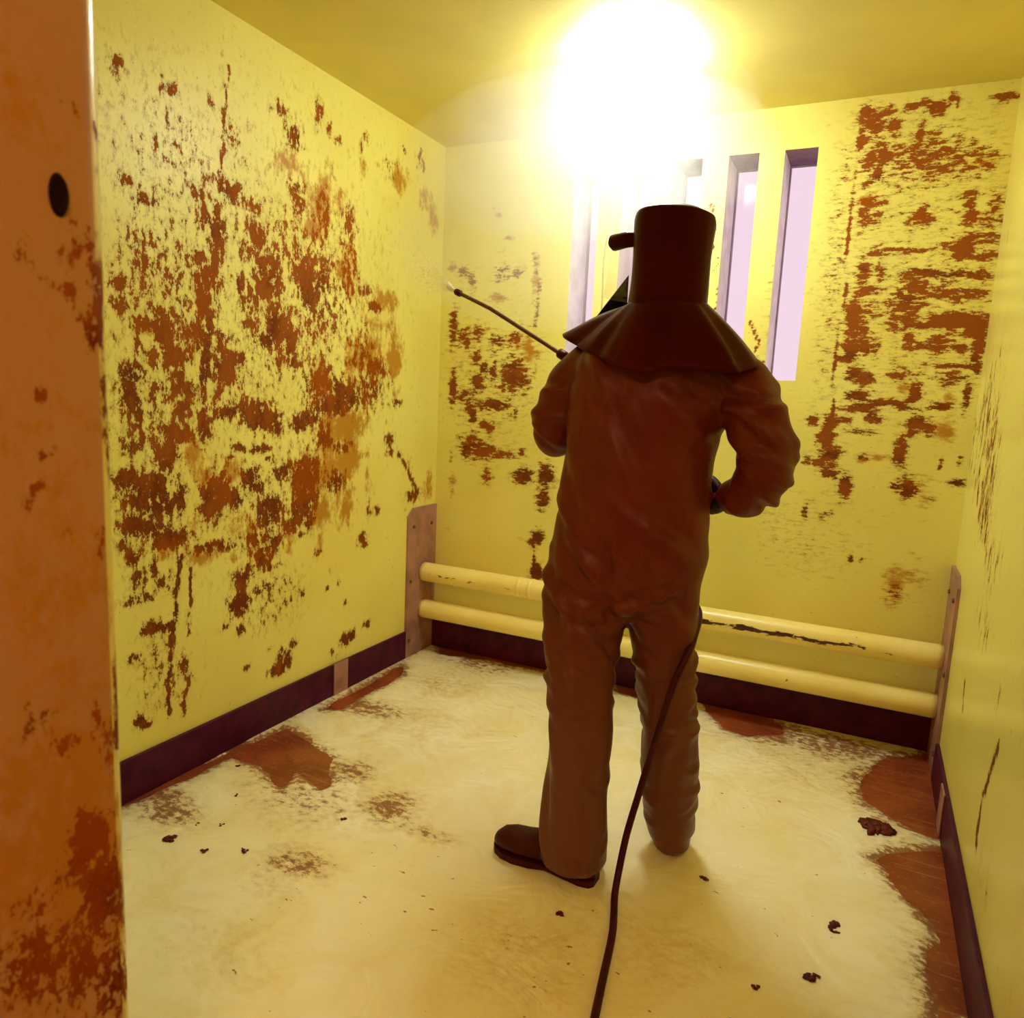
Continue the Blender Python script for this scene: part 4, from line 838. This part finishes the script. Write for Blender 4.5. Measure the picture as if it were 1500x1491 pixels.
# cape of the hood lying over the shoulders
HEM = [(-180 + 0, 0.235, 1.490), (-152, 0.206, 1.461), (-130, 0.200, 1.436), (-103, 0.205, 1.413), (-85, 0.205, 1.432), (-70, 0.228, 1.428), (-57, 0.250, 1.424), (-45, 0.246, 1.426), (-22, 0.245, 1.452), (0, 0.24, 1.46), (35, 0.205, 1.46), (90, 0.180, 1.45), (130, 0.215, 1.49), (150, 0.270, 1.515), (163, 0.298, 1.527), (172, 0.280, 1.512), (180, 0.235, 1.490)]
hphi = [h[0] for h in HEM]; hr_ = [h[1] for h in HEM]; hz_ = [h[2] for h in HEM]
seg, rowsN = 120, 14
bm = bmesh.new(); g = []
for j in range(rowsN + 1):
    f = j / rowsN; line = []
    for i in range(seg):
        ph = -180 + 360 * i / seg; q = math.radians(ph)
        r1 = np.interp(ph, hphi, hr_); z1 = np.interp(ph, hphi, hz_)
        r = 0.097 + (r1 - 0.097) * f ** 1.05
        z = 1.606 + (z1 - 1.606) * f + 0.010 * math.sin(math.pi * f) * (1 if -165 < ph < 165 else 0.6)
        ridge = math.exp(-((ph + 52) / 5) ** 2) * 0.026 - math.exp(-((ph + 148) / 8) ** 2) * 0.012 + math.exp(-((ph + 30) / 6) ** 2) * 0.010 - math.exp(-((ph + 72) / 9) ** 2) * 0.012 + math.exp(-((ph + 118) / 16) ** 2) * 0.008 - math.exp(-((ph + 90) / 8) ** 2) * 0.010
        r += ridge * f
        r += 0.004 * f * noise.noise(Vector((math.cos(q) * 3, math.sin(q) * 3, f * 2)))
        line.append(bm.verts.new(AX + SX * (math.cos(q) * r) + DX * (math.sin(q) * r) + Vector((0, 0, z))))
    g.append(line)
for j in range(rowsN):
    for i in range(seg): bm.faces.new((g[j][i], g[j][(i + 1) % seg], g[j + 1][(i + 1) % seg], g[j + 1][i]))
cape = under(link('shoulder_cape', from_bm(bm, 'shoulder_cape'), M['hood'], smooth=True), person)
s = cape.modifiers.new('thickness', 'SOLIDIFY'); s.thickness = 0.004; s.offset = 1

# shoes
def shoe(heel, toe, label):
    heel, toe = Vector(heel), Vector(toe)
    f = (toe - heel).normalized(); L = (toe - heel).length
    sd = Vector((-f.y, f.x, 0))
    def sec(u, w, h, zb, n=18, skew=0.0):
        out = []
        for i in range(n):
            q = 2 * math.pi * i / n; a, b = math.cos(q), math.sin(q)
            k = (abs(a) ** 2.6 + abs(b) ** 2.6) ** (-1 / 2.6)
            out.append(heel + f * (u * L) + sd * (a * k * w + skew) + Vector((0, 0, zb + h / 2 + b * k * h / 2)))
        return out
    bm = bmesh.new()
    loft_bm(bm, [sec(u, w, h, 0.020) for u, w, h in ((0.0, 0.024, 0.06), (0.03, 0.034, 0.085), (0.12, 0.040, 0.105), (0.28, 0.041, 0.115), (0.42, 0.041, 0.10), (0.56, 0.045, 0.080), (0.70, 0.050, 0.066), (0.84, 0.048, 0.060), (0.93, 0.038, 0.052), (0.985, 0.022, 0.036), (1.0, 0.010, 0.02))])
    up = link('shoe', from_bm(bm, 'shoe'), M['rubber'], smooth=True)
    under(up, person); up['label'] = label
    bm = bmesh.new()
    rim = [(0.0, 0.022), (0.03, 0.036), (0.12, 0.042), (0.30, 0.040), (0.45, 0.038), (0.60, 0.046), (0.75, 0.053), (0.88, 0.047), (0.96, 0.032), (1.005, 0.012)]
    def loop(z):
        return [heel + f * (u * L) + sd * w + Vector((0, 0, z(u))) for u, w in rim] + [heel + f * (u * L) - sd * w + Vector((0, 0, z(u))) for u, w in rim[::-1]]
    arch = lambda u: 0.003 + 0.010 * math.exp(-((u - 0.40) / 0.10) ** 2)
    loft_bm(bm, [loop(arch), loop(lambda u: 0.022)])
    so = link('sole', from_bm(bm, 'sole'), M['rubber'])
    so.parent = up
shoe((1.474, -1.475, 0.004), (1.150, -1.462, 0.004), 'dark boot pointing sideways to the left')
shoe((1.612, -1.215, 0.004), (1.545, -0.925, 0.004), 'dark boot mostly hidden by the trouser leg')

# gloved hands
def hand(wrist, X, Tm, Z, curl, name='glove'):
    """X: fingers, Tm: thumb side, Z: back of the hand"""
    X, Tm, Z = Vector(X).normalized(), Vector(Tm).normalized(), Vector(Z).normalized()
    Tm = (Tm - X * Tm.dot(X)).normalized(); Zn = (Z - X * Z.dot(X)); Zn = (Zn - Tm * Zn.dot(Tm)).normalized()
    w = Vector(wrist)
    P = lambda a, b, c: w + X * a + Tm * b + Zn * c
    bm = bmesh.new()
    rings = []
    for a, hw, ht in ((-0.05, 0.036, 0.034), (-0.02, 0.032, 0.027), (0.0, 0.031, 0.024), (0.03, 0.041, 0.021), (0.065, 0.046, 0.018), (0.09, 0.044, 0.015), (0.098, 0.034, 0.010)):
        rings.append([P(a, math.cos(q) * hw, math.sin(q) * ht) for q in [2 * math.pi * i / 18 for i in range(18)]])
    loft_bm(bm, rings)
    for off, ln, cu in ((0.033, 0.074, curl), (0.0115, 0.084, curl * 1.03), (-0.0105, 0.077, curl * 1.05), (-0.0315, 0.060, curl * 1.1)):
        p = P(0.080, off, 0.0); pts = [p.copy()]; ang = 0.0
        for fr, c in ((0.46, cu * 0.8), (0.30, cu), (0.24, cu * 0.7)):
            ang += math.radians(c)
            p = p + (X * math.cos(ang) - Zn * math.sin(ang)) * (ln * fr + 0.006)
            pts.append(p.copy())
        tube_bm(bm, catmull(pts, 4), list(np.linspace(0.0105, 0.0085, len(catmull(pts, 4)))), 12)
    pts = [P(0.015, 0.026, -0.008), P(0.045, 0.052, -0.020), P(0.075, 0.056, -0.042), P(0.092, 0.040, -0.060)]
    tube_bm(bm, catmull(pts, 4), list(np.linspace(0.015, 0.0095, 13)), 12)
    me = remeshed(bm, 0.0036, 3, 0.5)
    o = under(link(name, me, M['glove'], smooth=True), person)
    return o
# lance line
G0 = Vector((1.607, -1.12, 1.226)); G1 = Vector((0.706, -0.80, 1.669)); G2 = Vector((0.509, -0.72, 1.746))
LD_ = (G1 - G0).normalized()
hand((1.690, -1.243, 1.092), (-0.58, 0.80, -0.10), (0.05, 0.05, 1.0), (0.8, 0.6, 0.0), 62)
LP = G0.lerp(G1, 0.47)
XF = Vector((0.0, 0.87, 0.48)); XF = (XF - LD_ * XF.dot(LD_)).normalized()
ZB_ = LD_.cross(XF).normalized()
if ZB_.z > 0: ZB_ = -ZB_
hand(LP - XF * 0.078 + ZB_ * 0.030, XF, LD_, ZB_, 66)
tag(person, 'worker in dark hood, shoulder cape and brown coverall seen from behind, hosing the wall', 'person')

# ------------------------------------------------------------------ pressure-washing lance
lance = empty('spray_lance', tuple(G0))
bend = catmull([G0 + LD_ * 0.15, G0.lerp(G1, 0.5), G1 - LD_ * 0.05, G1 + (G2 - G1) * 0.12, G2], 8)
under(tube('lance_tube', bend, 0.0075, M['brass'], 14), lance)
ND = (G2 - G1).normalized()
under(tube('nozzle', [G2 - ND * 0.035, G2 - ND * 0.028, G2 - ND * 0.004, G2 + ND * 0.004], [0.008, 0.013, 0.013, 0.009], M['rubber'], 16), lance)
CP = G0.lerp(G1, 0.618)
under(tube('collar', [CP - LD_ * 0.028, CP - LD_ * 0.022, CP + LD_ * 0.004, CP + LD_ * 0.010], [0.010, 0.017, 0.017, 0.010], M['rubber'], 16), lance)
under(tube('gun_body', [G0 + LD_ * 0.035, G0 + LD_ * 0.043, G0 + LD_ * 0.17, G0 + LD_ * 0.20], [0.013, 0.020, 0.018, 0.010], M['rubber'], 16), lance)
HB = Vector((1.625, -1.190, 1.045))
under(tube('grip', catmull([G0 + LD_ * 0.06, (1.598, -1.150, 1.16), (1.618, -1.185, 1.09), HB], 5), 0.015, M['rubber'], 14), lance)
under(tube('trigger', catmull([G0 + LD_ * 0.13 + Vector((0, 0, -0.012)), G0 + Vector((-0.065, -0.01, -0.065)), (1.592, -1.170, 1.10)], 5), 0.006, M['brass'], 10), lance)
tag(lance, 'long bent steel spray lance with dark nozzle held up to the left', 'lance')

# ------------------------------------------------------------------ hose
hp = [HB, (1.618, -1.150, 0.965), (1.585, -1.140, 0.88), (1.590, -1.150, 0.80), (1.640, -1.200, 0.755), (1.652, -1.290, 0.715), (1.645, -1.355, 0.665), (1.625, -1.372, 0.600), (1.597, -1.374, 0.480), (1.574, -1.380, 0.365), (1.555, -1.405, 0.255), (1.538, -1.430, 0.150), (1.533, -1.465, 0.060), (1.540, -1.515, 0.021), (1.562, -1.59, 0.017), (1.583, -1.67, 0.017), (1.613, -1.84, 0.017), (1.66, -2.10, 0.017), (1.72, -2.45, 0.017), (1.76, -2.9, 0.017), (1.72, -3.5, 0.012), (1.5, -4.2, 0.012)]
tag(tube('hose', catmull(hp, 8), 0.0098, M['rubber'], 14), 'black rubber hose running down the right leg and over the foam', 'hose')

# ------------------------------------------------------------------ spray and drifting mist
def haze(name, density):
    t = NT(name)
    vol = t.n('ShaderNodeVolumeScatter')
    vol.inputs['Color'].default_value = (0.98, 0.96, 0.90, 1)
    vol.inputs['Density'].default_value = density
    vol.inputs['Anisotropy'].default_value = 0.1
    t.l(vol.outputs[0], t.out.inputs['Volume'])
    return t.mat
def ellipsoid(name, loc, size, mat):
    bm = bmesh.new(); bmesh.ops.create_icosphere(bm, subdivisions=4, radius=1.0)
    for v in bm.verts: v.co = Vector((v.co.x * size[0], v.co.y * size[1], v.co.z * size[2]))
    o = link(name, from_bm(bm, name), mat); o.location = loc
    return o
for loc, size, den, lab in STEAM:
    tag(ellipsoid('steam_cloud', loc, size, haze('steam', den)), lab, 'steam', kind='stuff')
# water leaving the nozzle: a fan of fine streaks that ends on the wall by the corner
jet_end = Vector((0.012, -0.40, 1.985))
rnd = random.Random(5)
vv, ff = [], []
for k in range(1500):
    a = rnd.random() * 6.283; rr = (rnd.random() ** 0.8) * 0.17
    side = Vector((0, math.cos(a), math.sin(a) * 1.15)) * rr
    tip = jet_end + side
    tip.x = 0.006
    f0 = rnd.random() ** 1.3 * 0.55 if k > 500 else rnd.random() * 0.10
    d = (tip - G2); Ls = rnd.uniform(0.010, 0.028) / d.length
    p, q2 = G2 + d * f0 + Vector((0, 0, -0.02 * f0 * f0)), G2 + d * min(1, f0 + Ls) + Vector((0, 0, -0.02 * f0 * f0))
    w = rnd.uniform(0.0003, 0.0008)
    sd = d.cross(Vector((0, 0, 1))).normalized() * w; up = d.cross(sd).normalized() * w
    b = len(vv)
    vv += [p, p.lerp(q2, 0.6) + sd, p.lerp(q2, 0.6) - sd * 0.5 + up * 0.87, p.lerp(q2, 0.6) - sd * 0.5 - up * 0.87, q2]
    ff += [(b, b + 1, b + 2), (b, b + 2, b + 3), (b, b + 3, b + 1), (b + 4, b + 2, b + 1), (b + 4, b + 3, b + 2), (b + 4, b + 1, b + 3)]
t = NT('water_droplets')
t.bsdf((0.92, 0.90, 0.80), 0.3, 0.5)
jet = link('water_jet', mesh_of('water_jet', vv, ff), t.mat)
tag(jet, 'fan of fine water spray leaving the lance nozzle towards the corner', 'spray', kind='stuff')
